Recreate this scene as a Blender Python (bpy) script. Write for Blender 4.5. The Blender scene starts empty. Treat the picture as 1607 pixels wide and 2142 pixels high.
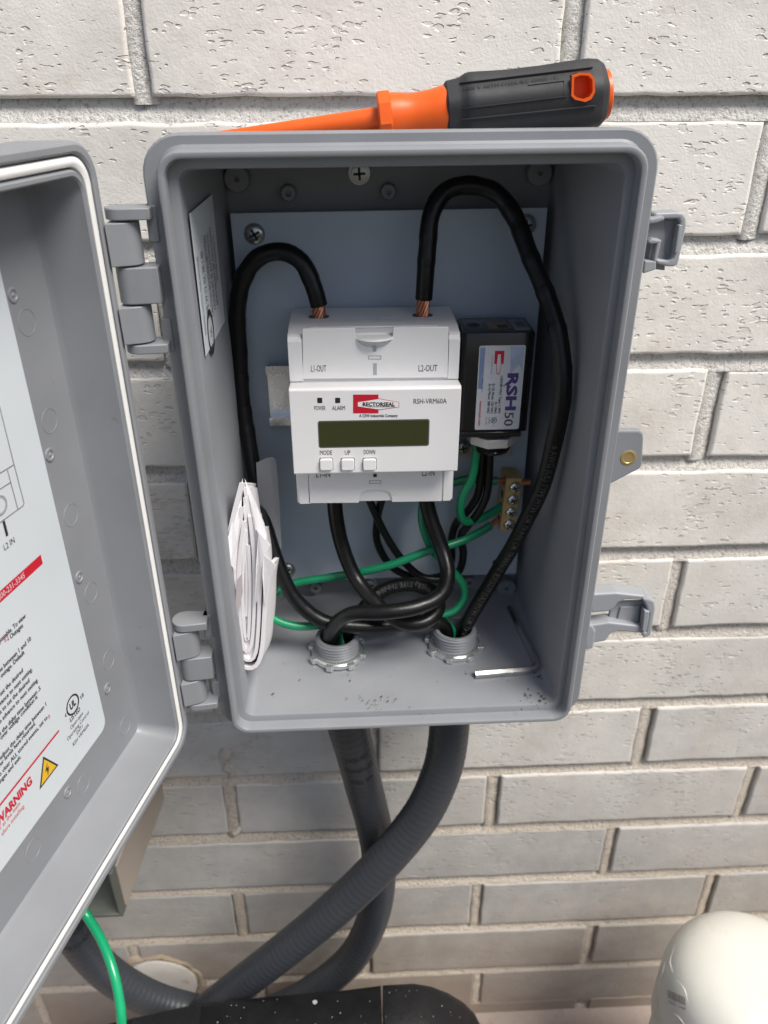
import bpy, math, random
import numpy as np
from mathutils import Vector, Matrix, noise
random.seed(7)
scene = bpy.context.scene
coll = scene.collection
GZ = -728.0                    # ground height in the surveyed frame (mm); the scene itself is metres with ground at 0

# ------------------------------------------------------------------ camera
W, H, F = 1607, 2142, 1658.973
CP = np.array([-11.4645, -446.7905, 110.1693])
R = np.array([[0.9989989, -0.04472115, -0.00109997],
              [-0.02288409, -0.4897569, -0.87155866],
              [0.03843839, 0.87071132, -0.49029]])
def M(p): return Vector((p[0]*.001, p[1]*.001, (p[2]-GZ)*.001))
cam = bpy.data.cameras.new('camera')
cam.sensor_fit = 'HORIZONTAL'; cam.sensor_width = 36.0; cam.lens = 36.0*F/W
cam.clip_start = .01; cam.clip_end = 400
cam.dof.use_dof = True; cam.dof.focus_distance = .37; cam.dof.aperture_fstop = 37.16/2.2
camo = bpy.data.objects.new('camera', cam); coll.objects.link(camo)
m = Matrix.Identity(4)
for i in range(3):
    m[i][0] = R[0][i]; m[i][1] = -R[1][i]; m[i][2] = -R[2][i]
m.translation = M(CP)
camo.matrix_world = m
scene.camera = camo

# ------------------------------------------------------------------ light
SUN_DIR = Vector((.42, -.36, .83)).normalized()      # towards the sun
el = math.asin(SUN_DIR.z); az = math.atan2(SUN_DIR.x, SUN_DIR.y)
world = bpy.data.worlds.new('World'); scene.world = world; world.use_nodes = True
nt = world.node_tree; nt.nodes.clear()
sky = nt.nodes.new('ShaderNodeTexSky'); sky.sky_type = 'NISHITA'; sky.sun_disc = False
sky.sun_elevation = el; sky.sun_rotation = az; sky.dust_density = 3.0; sky.ozone_density = .6; sky.air_density = .8
bg = nt.nodes.new('ShaderNodeBackground'); bg.inputs[1].default_value = .06
wo = nt.nodes.new('ShaderNodeOutputWorld')
nt.links.new(sky.outputs[0], bg.inputs[0]); nt.links.new(bg.outputs[0], wo.inputs[0])
sl = bpy.data.lights.new('sun', 'SUN'); sl.energy = 2.2; sl.angle = math.radians(30); sl.color = (1, .96, .90)
so = bpy.data.objects.new('sun', sl); coll.objects.link(so)
so.rotation_euler = SUN_DIR.to_track_quat('Z', 'Y').to_euler(); so.location = (1, -1, 3)
vs = scene.view_settings
vs.view_transform = 'Standard'; vs.look = 'None'; vs.gamma = 1; vs.use_curve_mapping = False; vs.exposure = .95
scene.render.engine = 'CYCLES'

# ------------------------------------------------------------------ photo pixel -> point on a known plane
def D(x, y): return R.T @ np.array([(x-W/2)/F, (y-H/2)/F, 1.])
def P(x, y, Y):
    d = D(x, y); return CP + d*((Y-CP[1])/d[1])
def PZ(x, y, Z):
    d = D(x, y); return CP + d*((Z-CP[2])/d[2])
def PP(x, y, p0, n):
    d = D(x, y); return CP + d*(np.dot(p0-CP, n)/np.dot(d, n))
V3 = lambda *a: np.array(a, float)
def nrm(v): return v/np.linalg.norm(v)

# ------------------------------------------------------------------ materials
MATS = {}
def mat(name, col, rough=.5, metal=0., spec=.5, bump=None, var=None, stain=None, coat=0.):
    """bump=(scale, distance mm), var=(scale, amount), stain=(scale, colour, lo, hi)"""
    if name in MATS: return MATS[name]
    mt = bpy.data.materials.new(name); mt.use_nodes = True; MATS[name] = mt
    t = mt.node_tree; b = t.nodes['Principled BSDF']
    c = tuple(col)+(1,)
    b.inputs['Base Color'].default_value = c; b.inputs['Roughness'].default_value = rough
    b.inputs['Metallic'].default_value = metal; b.inputs['Specular IOR Level'].default_value = spec
    b.inputs['Coat Weight'].default_value = coat
    g = t.nodes.new('ShaderNodeNewGeometry'); out = None
    if var:
        n = t.nodes.new('ShaderNodeTexNoise'); n.inputs['Scale'].default_value = var[0]; n.inputs['Detail'].default_value = 6
        t.links.new(g.outputs['Position'], n.inputs['Vector'])
        mx = t.nodes.new('ShaderNodeMix'); mx.data_type = 'RGBA'
        mx.inputs[6].default_value = tuple(max(0, q*(1-var[1])) for q in col)+(1,)
        mx.inputs[7].default_value = tuple(min(1, q*(1+var[1])) for q in col)+(1,)
        t.links.new(n.outputs['Fac'], mx.inputs[0]); out = mx.outputs[2]
        rr = t.nodes.new('ShaderNodeMapRange'); rr.inputs[3].default_value = max(.02, rough-.12); rr.inputs[4].default_value = min(1, rough+.12)
        t.links.new(n.outputs['Fac'], rr.inputs[0]); t.links.new(rr.outputs[0], b.inputs['Roughness'])
    if stain:
        n = t.nodes.new('ShaderNodeTexNoise'); n.inputs['Scale'].default_value = stain[0]; n.inputs['Detail'].default_value = 10; n.inputs['Roughness'].default_value = .7
        t.links.new(g.outputs['Position'], n.inputs['Vector'])
        mr = t.nodes.new('ShaderNodeMapRange'); mr.inputs[1].default_value = stain[2]; mr.inputs[2].default_value = stain[3]
        t.links.new(n.outputs['Fac'], mr.inputs[0])
        mx = t.nodes.new('ShaderNodeMix'); mx.data_type = 'RGBA'; mx.inputs[7].default_value = tuple(stain[1])+(1,)
        if out: t.links.new(out, mx.inputs[6])
        else: mx.inputs[6].default_value = c
        t.links.new(mr.outputs[0], mx.inputs[0]); out = mx.outputs[2]
    if out: t.links.new(out, b.inputs['Base Color'])
    if bump:
        n = t.nodes.new('ShaderNodeTexNoise'); n.inputs['Scale'].default_value = bump[0]; n.inputs['Detail'].default_value = 5
        t.links.new(g.outputs['Position'], n.inputs['Vector'])
        bp = t.nodes.new('ShaderNodeBump'); bp.inputs['Distance'].default_value = bump[1]*.001; bp.inputs['Strength'].default_value = .6
        t.links.new(n.outputs['Fac'], bp.inputs['Height']); t.links.new(bp.outputs[0], b.inputs['Normal'])
    return mt

def brick_material():
    mt = bpy.data.materials.new('painted_brick'); mt.use_nodes = True
    t = mt.node_tree; b = t.nodes['Principled BSDF']; L = t.links.new; N = t.nodes.new
    g = N('ShaderNodeNewGeometry'); pos = g.outputs['Position']
    oi = N('ShaderNodeObjectInfo')
    def noise_(sc, det=4, ro=.55, vec=None):
        n = N('ShaderNodeTexNoise'); n.inputs['Scale'].default_value = sc; n.inputs['Detail'].default_value = det; n.inputs['Roughness'].default_value = ro
        L(vec or pos, n.inputs['Vector']); return n.outputs['Fac']
    def rng(v, a, b_, c=0., d=1.):
        r = N('ShaderNodeMapRange'); r.inputs[1].default_value = a; r.inputs[2].default_value = b_; r.inputs[3].default_value = c; r.inputs[4].default_value = d
        L(v, r.inputs[0]); return r.outputs[0]
    def math_(op, a, b_):
        n = N('ShaderNodeMath'); n.operation = op
        for i, q in enumerate((a, b_)):
            if isinstance(q, (int, float)): n.inputs[i].default_value = q
            else: L(q, n.inputs[i])
        return n.outputs[0]
    def mix(f, a, b_):
        n = N('ShaderNodeMix'); n.data_type = 'RGBA'; L(f, n.inputs[0])
        for i, q in ((6, a), (7, b_)):
            if isinstance(q, tuple): n.inputs[i].default_value = q+(1,)
            else: L(q, n.inputs[i])
        return n.outputs[2]
    mp = N('ShaderNodeMapping'); mp.inputs['Scale'].default_value = (.42, 1, 1.15); L(pos, mp.inputs[0])
    dn = N('ShaderNodeTexNoise'); dn.inputs['Scale'].default_value = 160; dn.inputs['Detail'].default_value = 3; L(mp.outputs[0], dn.inputs['Vector'])
    ad = N('ShaderNodeVectorMath'); ad.operation = 'MULTIPLY_ADD'; ad.inputs[1].default_value = (.006, .006, .006)
    L(dn.outputs['Color'], ad.inputs[0]); L(mp.outputs[0], ad.inputs[2])
    # cut and torn pits, elongated along the brick, gathered in patches
    vo = N('ShaderNodeTexVoronoi'); vo.inputs['Scale'].default_value = 390; vo.inputs['Randomness'].default_value = 1; L(ad.outputs[0], vo.inputs['Vector'])
    sz = N('ShaderNodeSeparateColor'); L(vo.outputs['Color'], sz.inputs[0])
    patch = noise_(26, 3)
    keep = math_('MULTIPLY', math_('SUBTRACT', sz.outputs[0], .30), math_('ADD', rng(patch, .38, .64), .12))
    pit = rng(math_('SUBTRACT', math_('MULTIPLY', keep, 1.05), vo.outputs['Distance']), -.03, .12)
    vo2 = N('ShaderNodeTexVoronoi'); vo2.inputs['Scale'].default_value = 190; L(ad.outputs[0], vo2.inputs['Vector'])
    sz2 = N('ShaderNodeSeparateColor'); L(vo2.outputs['Color'], sz2.inputs[0])
    pit2 = rng(math_('SUBTRACT', math_('MULTIPLY', math_('SUBTRACT', sz2.outputs[1], .70), 1.0), vo2.outputs['Distance']), -.02, .10)
    spz = N('ShaderNodeSeparateXYZ'); L(pos, spz.inputs[0])
    pits = math_('MULTIPLY', math_('MAXIMUM', pit, pit2), math_('MULTIPLY', rng(spz.outputs[2], .10, .80, .30, 1.0), rng(oi.outputs['Random'], 0, 1, .65, 1.1)))
    fine = noise_(900, 4); mid = noise_(110, 5)
    h = math_('ADD', math_('ADD', math_('MULTIPLY', fine, .14), math_('MULTIPLY', noise_(330, 3), .10)), math_('MULTIPLY', mid, .20))
    h = math_('SUBTRACT', h, math_('MULTIPLY', pits, .66))
    bp = N('ShaderNodeBump'); bp.inputs['Distance'].default_value = .0014; bp.inputs['Strength'].default_value = .9
    L(h, bp.inputs['Height']); L(bp.outputs[0], b.inputs['Normal'])
    # paint: whiter high on the wall, weathered thin to grey brick and soil-splashed low down, with box and door shade put into the grey
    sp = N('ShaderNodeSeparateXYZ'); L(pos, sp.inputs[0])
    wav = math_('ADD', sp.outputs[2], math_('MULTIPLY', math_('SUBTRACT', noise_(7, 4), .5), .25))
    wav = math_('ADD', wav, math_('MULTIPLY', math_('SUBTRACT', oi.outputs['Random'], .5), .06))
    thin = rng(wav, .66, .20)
    worn_shade = rng(math_('ADD', math_('MULTIPLY', thin, .75), math_('MULTIPLY', noise_(38, 6, .65), .45)), .25, 1.05)
    c = mix(worn_shade, (.85, .825, .765), (.37, .358, .335))
    c = mix(math_('MULTIPLY', rng(noise_(16, 8, .7), .55, .72), .5), c, (.58, .49, .39))
    c = mix(math_('MULTIPLY', rng(noise_(9, 8, .7), .47, .72), .45), c, (.40, .36, .32))
    c = mix(math_('MULTIPLY', rng(noise_(420, 3, .6), .66, .74), math_('MULTIPLY', thin, .5)), c, (.62, .60, .57))
    splash = rng(math_('ADD', wav, math_('MULTIPLY', noise_(30, 6, .7), .10)), .20, .07)
    c = mix(math_('MULTIPLY', splash, .75), c, (.27, .20, .15))
    c = mix(math_('MULTIPLY', pits, .16), c, (.34, .31, .27))
    L(c, b.inputs['Base Color']); b.inputs['Roughness'].default_value = .62; b.inputs['Specular IOR Level'].default_value = .35
    return mt
def mortar_material():
    mt = bpy.data.materials.new('mortar'); mt.use_nodes = True
    t = mt.node_tree; b = t.nodes['Principled BSDF']; L = t.links.new; N = t.nodes.new
    g = N('ShaderNodeNewGeometry')
    n1 = N('ShaderNodeTexNoise'); n1.inputs['Scale'].default_value = 400; n1.inputs['Detail'].default_value = 5; n1.inputs['Roughness'].default_value = .7
    n2 = N('ShaderNodeTexNoise'); n2.inputs['Scale'].default_value = 14; n2.inputs['Detail'].default_value = 6
    for n in (n1, n2): L(g.outputs['Position'], n.inputs['Vector'])
    sp = N('ShaderNodeSeparateXYZ'); L(g.outputs['Position'], sp.inputs[0])
    r = N('ShaderNodeMapRange'); r.inputs[1].default_value = .70; r.inputs[2].default_value = .28
    L(sp.outputs[2], r.inputs[0])
    mx = N('ShaderNodeMix'); mx.data_type = 'RGBA'; mx.inputs[6].default_value = (.88, .86, .81, 1); mx.inputs[7].default_value = (.66, .58, .48, 1)
    L(r.outputs[0], mx.inputs[0])
    r2 = N('ShaderNodeMapRange'); r2.inputs[1].default_value = .53; r2.inputs[2].default_value = .64; r2.inputs[3].default_value = 0; r2.inputs[4].default_value = .55; L(n1.outputs['Fac'], r2.inputs[0])
    my = N('ShaderNodeMix'); my.data_type = 'RGBA'; my.inputs[7].default_value = (.30, .25, .20, 1)
    L(r2.outputs[0], my.inputs[0]); L(mx.outputs[2], my.inputs[6]); L(my.outputs[2], b.inputs['Base Color'])
    bp = N('ShaderNodeBump'); bp.inputs['Distance'].default_value = .0032; bp.inputs['Strength'].default_value = 1
    iv = N('ShaderNodeMath'); iv.operation = 'MULTIPLY'; iv.inputs[1].default_value = -1; L(n1.outputs['Fac'], iv.inputs[0])
    L(iv.outputs[0], bp.inputs['Height']); L(bp.outputs[0], b.inputs['Normal'])
    b.inputs['Roughness'].default_value = .9
    return mt
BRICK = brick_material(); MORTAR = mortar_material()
GREY = mat('grey_plastic', (.236, .247, .264), .42, spec=.5, bump=(900, .05), var=(24, .16), stain=(80, (.16, .135, .11), .665, .74))
GREYD = mat('grey_plastic_hinge', (.236, .247, .264), .45, var=(60, .08))
GREYL = mat('grey_plastic_latch', (.31, .325, .345), .42, var=(60, .08))
PANEL = mat('painted_panel', (.44, .51, .59), .38, var=(20, .06), stain=(120, (.2, .19, .17), .76, .82))
WHITE = mat('white_plastic', (.80, .80, .80), .38, var=(40, .03), stain=(45, (.58, .50, .38), .62, .92))
WHITE2 = mat('white_button', (.82, .82, .82), .35)
CABLE = mat('black_cable', (.005, .005, .0055), .34, spec=.38, bump=(220, .25), var=(300, .4))
CABLE2 = mat('black_lead', (.006, .006, .006), .38, spec=.4)
GREEN = mat('green_insulation', (.008, .235, .105), .33, bump=(300, .12), var=(90, .2))
COPPER = mat('copper', (.72, .33, .2), .32, 1)
ZINC = mat('zinc_steel', (.74, .76, .75), .27, .85, bump=(500, .08), var=(120, .2))
STEEL = mat('chrome_steel', (.66, .65, .62), .22, 1, var=(200, .15))
BRASS = mat('brass', (.66, .48, .21), .36, .7, bump=(600, .08), var=(150, .2))
GLOSSBLK = mat('gloss_black_plastic', (.010, .010, .011), .14, var=(40, .3))
LCD = mat('lcd_glass', (.040, .044, .014), .18, var=(25, .15), coat=.5)
INK = mat('black_ink', (.02, .02, .022), .5)
INKG = mat('grey_ink', (.09, .09, .09), .5)
RED = mat('red_ink', (.55, .01, .03), .45)
YEL = mat('yellow_ink', (.75, .45, .02), .45)
PURP = mat('purple_ink', (.075, .05, .19), .45)
STICK = mat('sticker_paper', (.60, .65, .68), .42, var=(18, .05))
STICK2 = mat('label_paper', (.62, .64, .68), .35, var=(220, .10))
SKYB = mat('label_blue_print', (.22, .30, .48), .35, var=(160, .35))
PAPER = mat('paper', (.84, .82, .84), .7, bump=(60, .4))
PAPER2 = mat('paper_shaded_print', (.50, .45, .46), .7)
ORANGE = mat('orange_plastic', (.80, .115, .008), .36, var=(80, .08), stain=(160, (.12, .04, .01), .70, .78))
RUBBER = mat('charcoal_rubber', (.028, .029, .032), .62, bump=(700, .1), var=(60, .25), stain=(420, (.3, .3, .3), .78, .82))
EMBOSS = mat('charcoal_emboss', (.012, .012, .013), .75)
CONDUIT = mat('grey_conduit', (.040, .045, .053), .42, bump=(150, .15), var=(20, .22))
CAPW = mat('white_pvc', (.64, .63, .57), .5, bump=(60, .3), var=(30, .08), stain=(22, (.46, .40, .28), .55, .80))
GASK = mat('white_gasket', (.78, .78, .76), .7, var=(200, .05))
CASEB = mat('black_case', (.009, .009, .010), .42, spec=.3, bump=(240, .5), var=(70, .4))
SPECK = mat('paint_speck', (.34, .33, .31), .8)
TANP = mat('tan_paint', (.36, .31, .26), .75, bump=(90, .7), var=(25, .15))
METAL = mat('weathered_channel', (.16, .17, .15), .5, .4, var=(60, .3))
CONC = mat('concrete', (.36, .30, .26), .9, bump=(120, 2.), var=(9, .25), stain=(30, (.2, .14, .10), .55, .75))
DIRT = mat('dirt', (.09, .07, .05), .9)
CLEAR = mat('gloss_scuff', (.40, .42, .45), .3)

# ------------------------------------------------------------------ mesh helpers
class MB:
    def __init__(s): s.v = []; s.f = []; s.m = []
    def add(s, vs, fs, mi=0):
        o = len(s.v); s.v += [tuple(map(float, p)) for p in vs]; s.f += [tuple(i+o for i in f) for f in fs]; s.m += [mi]*len(fs); return s
    def box(s, x0, x1, y0, y1, z0, z1, mi=0, tf=None):
        vs = [V3(x, y, z) for x in (x0, x1) for y in (y0, y1) for z in (z0, z1)]
        if tf: vs = [tf(p) for p in vs]
        return s.add(vs, [(0, 1, 3, 2), (4, 6, 7, 5), (0, 4, 5, 1), (2, 3, 7, 6), (0, 2, 6, 4), (1, 5, 7, 3)], mi)
    def prism(s, pts, off, mi=0):
        """planar outline pts (3D) pushed along vector off"""
        n = len(pts); a = [np.array(p, float) for p in pts]; b = [p+off for p in a]
        return s.add(a+b, [tuple(range(n))[::-1], tuple(range(n, 2*n))]+[(i, (i+1) % n, (i+1) % n+n, i+n) for i in range(n)], mi)
    def rings(s, rings, closed=True, cap=(True, True), mi=0):
        n = len(rings[0]); vs = [p for r in rings for p in r]; fs = []
        for i in range(len(rings)-1):
            for j in range(n if closed else n-1):
                k = (j+1) % n; fs.append((i*n+j, i*n+k, (i+1)*n+k, (i+1)*n+j))
        if cap[0]: fs.append(tuple(range(n))[::-1])
        if cap[1]: fs.append(tuple((len(rings)-1)*n+j for j in range(n)))
        return s.add(vs, fs, mi)
    def tube(s, pts, r, n=12, mi=0, cap=(True, True)):
        fr = frames(pts); rr = r if hasattr(r, '__len__') else [r]*len(pts)
        return s.rings([[p+rr[i]*(math.cos(a)*u+math.sin(a)*w) for a in np.linspace(0, 2*math.pi, n, endpoint=False)] for i, (p, u, w, t) in enumerate(fr)], cap=cap, mi=mi)
    def lathe(s, c, ax, prof, n=32, mi=0, cap=(True, True), mod=None):
        ax = nrm(np.array(ax, float)); u = nrm(np.cross(ax, V3(.3, .9, .2) if abs(ax[1]) < .9 else V3(1, 0, 0))); w = np.cross(ax, u); rg = []
        for h, r in prof:
            rg.append([np.array(c)+ax*h+(r*(mod(a) if mod else 1))*(math.cos(a)*u+math.sin(a)*w) for a in np.linspace(0, 2*math.pi, n, endpoint=False)])
        return s.rings(rg, cap=cap, mi=mi)
    def build(s, name, mats, parent=None, base=None, smooth=40, bevel=0, seg=2, kind=None):
        if not isinstance(mats, (list, tuple)): mats = [mats]
        me = bpy.data.meshes.new(name); bs = base if base is not None else (BASE[root(parent)] if parent else V3(0, 0, GZ))
        me.from_pydata([tuple((np.array(p)-bs)*.001) for p in s.v], [], s.f)
        for q in mats: me.materials.append(q)
        me.polygons.foreach_set('material_index', s.m)
        me.update(); me.validate()
        import bmesh
        bm = bmesh.new(); bm.from_mesh(me); bmesh.ops.recalc_face_normals(bm, faces=bm.faces); bm.to_mesh(me); bm.free()
        if smooth:
            me.polygons.foreach_set('use_smooth', [True]*len(me.polygons)); me.set_sharp_from_angle(angle=math.radians(smooth))
        o = bpy.data.objects.new(name, me); coll.objects.link(o)
        if parent: o.parent = parent
        else: o.location = M(bs); BASE[o] = np.array(bs, float)
        if bevel:
            b = o.modifiers.new('bevel', 'BEVEL'); b.width = bevel*.001; b.segments = seg; b.limit_method = 'ANGLE'; b.angle_limit = math.radians(35)
            b.harden_normals = False
        if kind: o['kind'] = kind
        return o
BASE = {}
def root(o):
    while o.parent: o = o.parent
    return o
def tag(o, label, cat, group=None):
    o['label'] = label; o['category'] = cat
    if group: o['group'] = group
    return o
def thing(name, label, cat, base, group=None):
    o = bpy.data.objects.new(name, None); coll.objects.link(o); o.empty_display_size = .02
    o.location = M(base); BASE[o] = np.array(base, float); return tag(o, label, cat, group)
def frames(pts):
    pts = [np.array(p, float) for p in pts]; out = []; n = len(pts)
    t = [nrm(pts[min(i+1, n-1)]-pts[max(i-1, 0)]) for i in range(n)]
    u = np.cross(t[0], V3(0, 1, 0)); u = nrm(u) if np.linalg.norm(u) > .1 else nrm(np.cross(t[0], V3(1, 0, 0)))
    for i in range(n):
        u = nrm(u-t[i]*np.dot(u, t[i])); out.append((pts[i], u, np.cross(t[i], u), t[i]))
    return out
def spline(pts, step=3.):
    p = [np.array(q, float) for q in pts]; p = [2*p[0]-p[1]]+p+[2*p[-1]-p[-2]]; o = []
    for i in range(1, len(p)-2):
        n = max(2, int(np.linalg.norm(p[i+1]-p[i])/step))
        for k in range(n):
            t = k/n; a, b, c, d = p[i-1:i+3]
            o.append(.5*(2*b+(c-a)*t+(2*a-5*b+4*c-d)*t*t+(3*b-a-3*c+d)*t**3))
    return o+[p[-2]]
def rrect(hw, hh, r, n=6):
    o = []
    for cx, cz, a0 in ((hw-r, hh-r, 0), (-hw+r, hh-r, 90), (-hw+r, -hh+r, 180), (hw-r, -hh+r, 270)):
        for k in range(n+1):
            a = math.radians(a0+90*k/n); o.append((cx+r*math.cos(a), cz+r*math.sin(a)))
    return o
_tc = {}
def glyphs(s, bold=0.):
    k = (s, bold)
    if k not in _tc:
        c = bpy.data.curves.new('txt', 'FONT'); c.body = s; c.size = 1; c.offset = bold; c.resolution_u = 2
        o = bpy.data.objects.new('txt', c); me = bpy.data.meshes.new_from_object(o)
        _tc[k] = ([tuple(q.co) for q in me.vertices], [tuple(q.vertices) for q in me.polygons])
        bpy.data.objects.remove(o); bpy.data.curves.remove(c); bpy.data.meshes.remove(me)
    return _tc[k]
CAPH = max(p[1] for p in glyphs('H')[0])
def text(s, p0, right, up, width=None, cap=3., anchor=0., bold=0., name='printed_text', m_=None, parent=None, fn=None):
    """flat print: p0 = baseline start (anchor 0), centre (.5) or end (1)"""
    v, f = glyphs(s, .045 if bold >= .03 else 0.); x0 = min(p[0] for p in v); x1 = max(p[0] for p in v)
    if bold >= .03: bold = 0
    sy = cap/CAPH; sx = (width/(x1-x0)) if width else sy*.82
    q = MB()
    loc = [((p[0]-x0-anchor*(x1-x0))*sx, p[1]*sy) for p in v]
    for k, dx_ in enumerate((0, -1, 1) if bold else (0,)):
        q.add([fn(a[0]+dx_*bold*sx, a[1]) if fn else np.array(p0)+right*(a[0]+dx_*bold*sx)+up*a[1]+np.cross(right, up)*.03*k for a in loc], f)
    return q.build(name, m_ or INK, parent, smooth=0)
def ptext(s, a, b, hpx, Y, parent, **kw):
    """print between two photo pixels on the plane y=Y"""
    p0, p1 = P(*a, Y), P(*b, Y); r = nrm(p1-p0); cap = np.linalg.norm(P(a[0], a[1]-hpx, Y)-p0)
    up = nrm(np.cross(V3(0, -1, 0), r)*1.); 
    if up[2] < 0: up = -up
    return text(s, p0, r, up, np.linalg.norm(p1-p0), cap, parent=parent, **kw)

# ------------------------------------------------------------------ the setting: ground and brick wall
gb = MB(); gb.add([(-60000, -60000, GZ-4), (60000, -60000, GZ-4), (60000, 60000, GZ-4), (-60000, 60000, GZ-4)], [(0, 1, 2, 3)])
gb.build('ground', mat('soil', (.055, .05, .035), .95, bump=(40, 8.), var=(3, .4)), kind='structure')
gb = MB(); gb.box(-2400, 2600, -330, 8, GZ-60, GZ); gb.build('footing', CONC, kind='structure', smooth=0)

wall = thing('brick_wall', 'painted white brick wall with recessed mortar joints behind the grey box', 'wall', V3(0, 0, GZ))
ZJ, PIT, BL = 164.25, 67.7, 212.1
OFF = {0: 107.3, 1: 214+3, 2: 105., 3: 213.8, 4: 108, 5: 216, 6: 104, 7: 216.7, 8: 102.2, 9: 209.4, 10: 97.4, 11: 207.6, 12: 105.}
def bwall(p): return p
variants = []
def brick_mesh(i):
    rnd = random.Random(100+i); L, Hh = BL-10.5, PIT-10.6; nx, nz = 18, 6
    xs = [0, .9, 2.2]+[2.2+(L-4.4)*k/nx for k in range(1, nx)]+[L-2.2, L-.9, L]; zs = [0, .9, 2.2]+[2.2+(Hh-4.4)*k/nz for k in range(1, nz)]+[Hh-2.2, Hh-.9, Hh]
    vs = []; X, Z = len(xs), len(zs)
    for a, x in enumerate(xs):
        for b, z in enumerate(zs):
            e = a in (0, X-1) or b in (0, Z-1)
            k = noise.noise(Vector((x*.045+i*9.1, z*.06, 3.3)))*.9+noise.noise(Vector((x*.16+i*5.7, z*.16, 9.3)))*.45
            y = (1.3 if e else 0)+k*.45
            dx = noise.noise(Vector((z*.07, i*3.7, 1+(a > 5))))*.8 if a in (0, 1, 2, X-3, X-2, X-1) else 0
            dz = (noise.noise(Vector((x*.05, i*2.9, 5+(b > 4))))*.9+noise.noise(Vector((x*.22, i*7.9, 5+(b > 4))))*.5) if b in (0, 1, 2, Z-3, Z-2, Z-1) else 0
            vs.append((x+dx, y, z+dz))
    n0 = len(vs); fs = []
    for a in range(X-1):
        for b in range(Z-1): fs.append((a*Z+b, (a+1)*Z+b, (a+1)*Z+b+1, a*Z+b+1))
    rim = [a*Z for a in range(X)]+[(X-1)*Z+b for b in range(1, Z)]+[a*Z+Z-1 for a in range(X-2, -1, -1)]+[b for b in range(Z-2, 0, -1)]
    for k in rim: vs.append((vs[k][0], 14, vs[k][2]))
    for k in range(len(rim)):
        k2 = (k+1) % len(rim); fs.append((rim[k], rim[k2], n0+k2, n0+k))
    return vs, fs
for i in range(10):
    v_, f_ = brick_mesh(i); me = bpy.data.meshes.new('brick')
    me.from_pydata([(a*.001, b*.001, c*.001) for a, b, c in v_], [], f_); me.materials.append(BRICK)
    me.polygons.foreach_set('use_smooth', [True]*len(me.polygons)); me.set_sharp_from_angle(angle=math.radians(60)); me.update()
    import bmesh
    bm = bmesh.new(); bm.from_mesh(me); bmesh.ops.recalc_face_normals(bm, faces=bm.faces); bm.to_mesh(me); bm.free()
    variants.append(me)
far = MB(); nb = 0
for k in range(-26, 14):
    off = OFF.get(k, (107 if k % 2 == 0 else 214)+random.uniform(-3, 3))
    zb = ZJ-PIT*(k+1); 
    for n in range(-9, 9):
        x = off+BL*n+random.uniform(-1.5, 1.5); y = random.uniform(-.7, .9)
        if k == 13: zb0 = GZ-40
        else: zb0 = zb+random.uniform(-.8, .8)
        if -8 <= k <= 13 and -700 < x+100 < 800:
            o = bpy.data.objects.new('brick', variants[random.randrange(10)]); coll.objects.link(o); o.parent = wall
            o.location = (x*.001, y*.001, (zb0-GZ)*.001); o.rotation_euler = (0, random.uniform(-.002, .002), 0); nb += 1
        else: far.box(x, x+BL-10.5, y, 14, zb0, zb0+PIT-10.6)
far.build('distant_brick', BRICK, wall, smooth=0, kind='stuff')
# mortar: weather-struck bed joints and rough head joints, one continuous body
mm = MB(); mm.box(-1900, 2000, 9, 40, GZ-45, ZJ+PIT*26)
def nz(x, z, k=0): return noise.noise(Vector((x*.11+k, z*.11, 2.)))*.7+noise.noise(Vector((x*.45+k, z*.45, 5.)))*.45
for k in range(-8, 14):
    zj = ZJ-PIT*k; rg = []
    for x in np.arange(-760, 905, 5.0):
        lo = noise.noise(Vector((x*.03, k*3.1, 8.)))
        rg.append([V3(x, 10, zj+3), V3(x, 5.6+nz(x, zj), zj+1.2), V3(x, 4.6+nz(x, zj-3), zj-3.2), V3(x, 2.9+nz(x, zj-6), zj-6.6), V3(x, 1.2+nz(x, zj-9)*.6+lo*.7, zj-9.8), V3(x, 1.0+lo*.7, zj-11.4), V3(x, 10, zj-13)])
    mm.rings(rg, closed=False, cap=(False, False))
    off = OFF.get(k, 107 if k % 2 == 0 else 214)
    if k < 13:
        for n in range(-4, 4):
            x1 = off+BL*n; rg = []
            for z in np.linspace(zj-PIT-3, zj-8, 16):
                rg.append([V3(x1-13, 10, z), V3(x1-11, 2.2+nz(x1-11, z, 3), z), V3(x1-8.5, 1.2+nz(x1-8, z, 3)*1.3, z), V3(x1-5, 1.9+nz(x1-5, z, 3)*1.3, z), V3(x1-2, 3.2+nz(x1-2, z, 3)*1.3, z), V3(x1+1, 5+nz(x1, z, 3), z), V3(x1+3, 10, z)])
            mm.rings(rg, closed=False, cap=(False, False))
mm.build('mortar', MORTAR, wall, smooth=70)
# ragged mortar smears squeezed over a few brick edges
for a, b, w in (((455, 1590), (490, 1630), 7), ((505, 1732), (480, 1755), 5), ((470, 1560), (466, 1600), 8)):
    p0, p1 = P(*a, 0), P(*b, 0); pts = spline([p0+V3(0, 4, 0), (p0+p1)/2+V3(random.uniform(-3, 3), .5, 2), p1+V3(0, 4, 0)], 2)
    q = MB(); q.tube(pts, [w*.6*(.55+.5*math.sin(math.pi*i/(len(pts)-1)))+random.uniform(-.8, .8) for i in range(len(pts))], 9); q.build('mortar_smear', MORTAR, wall)

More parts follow.
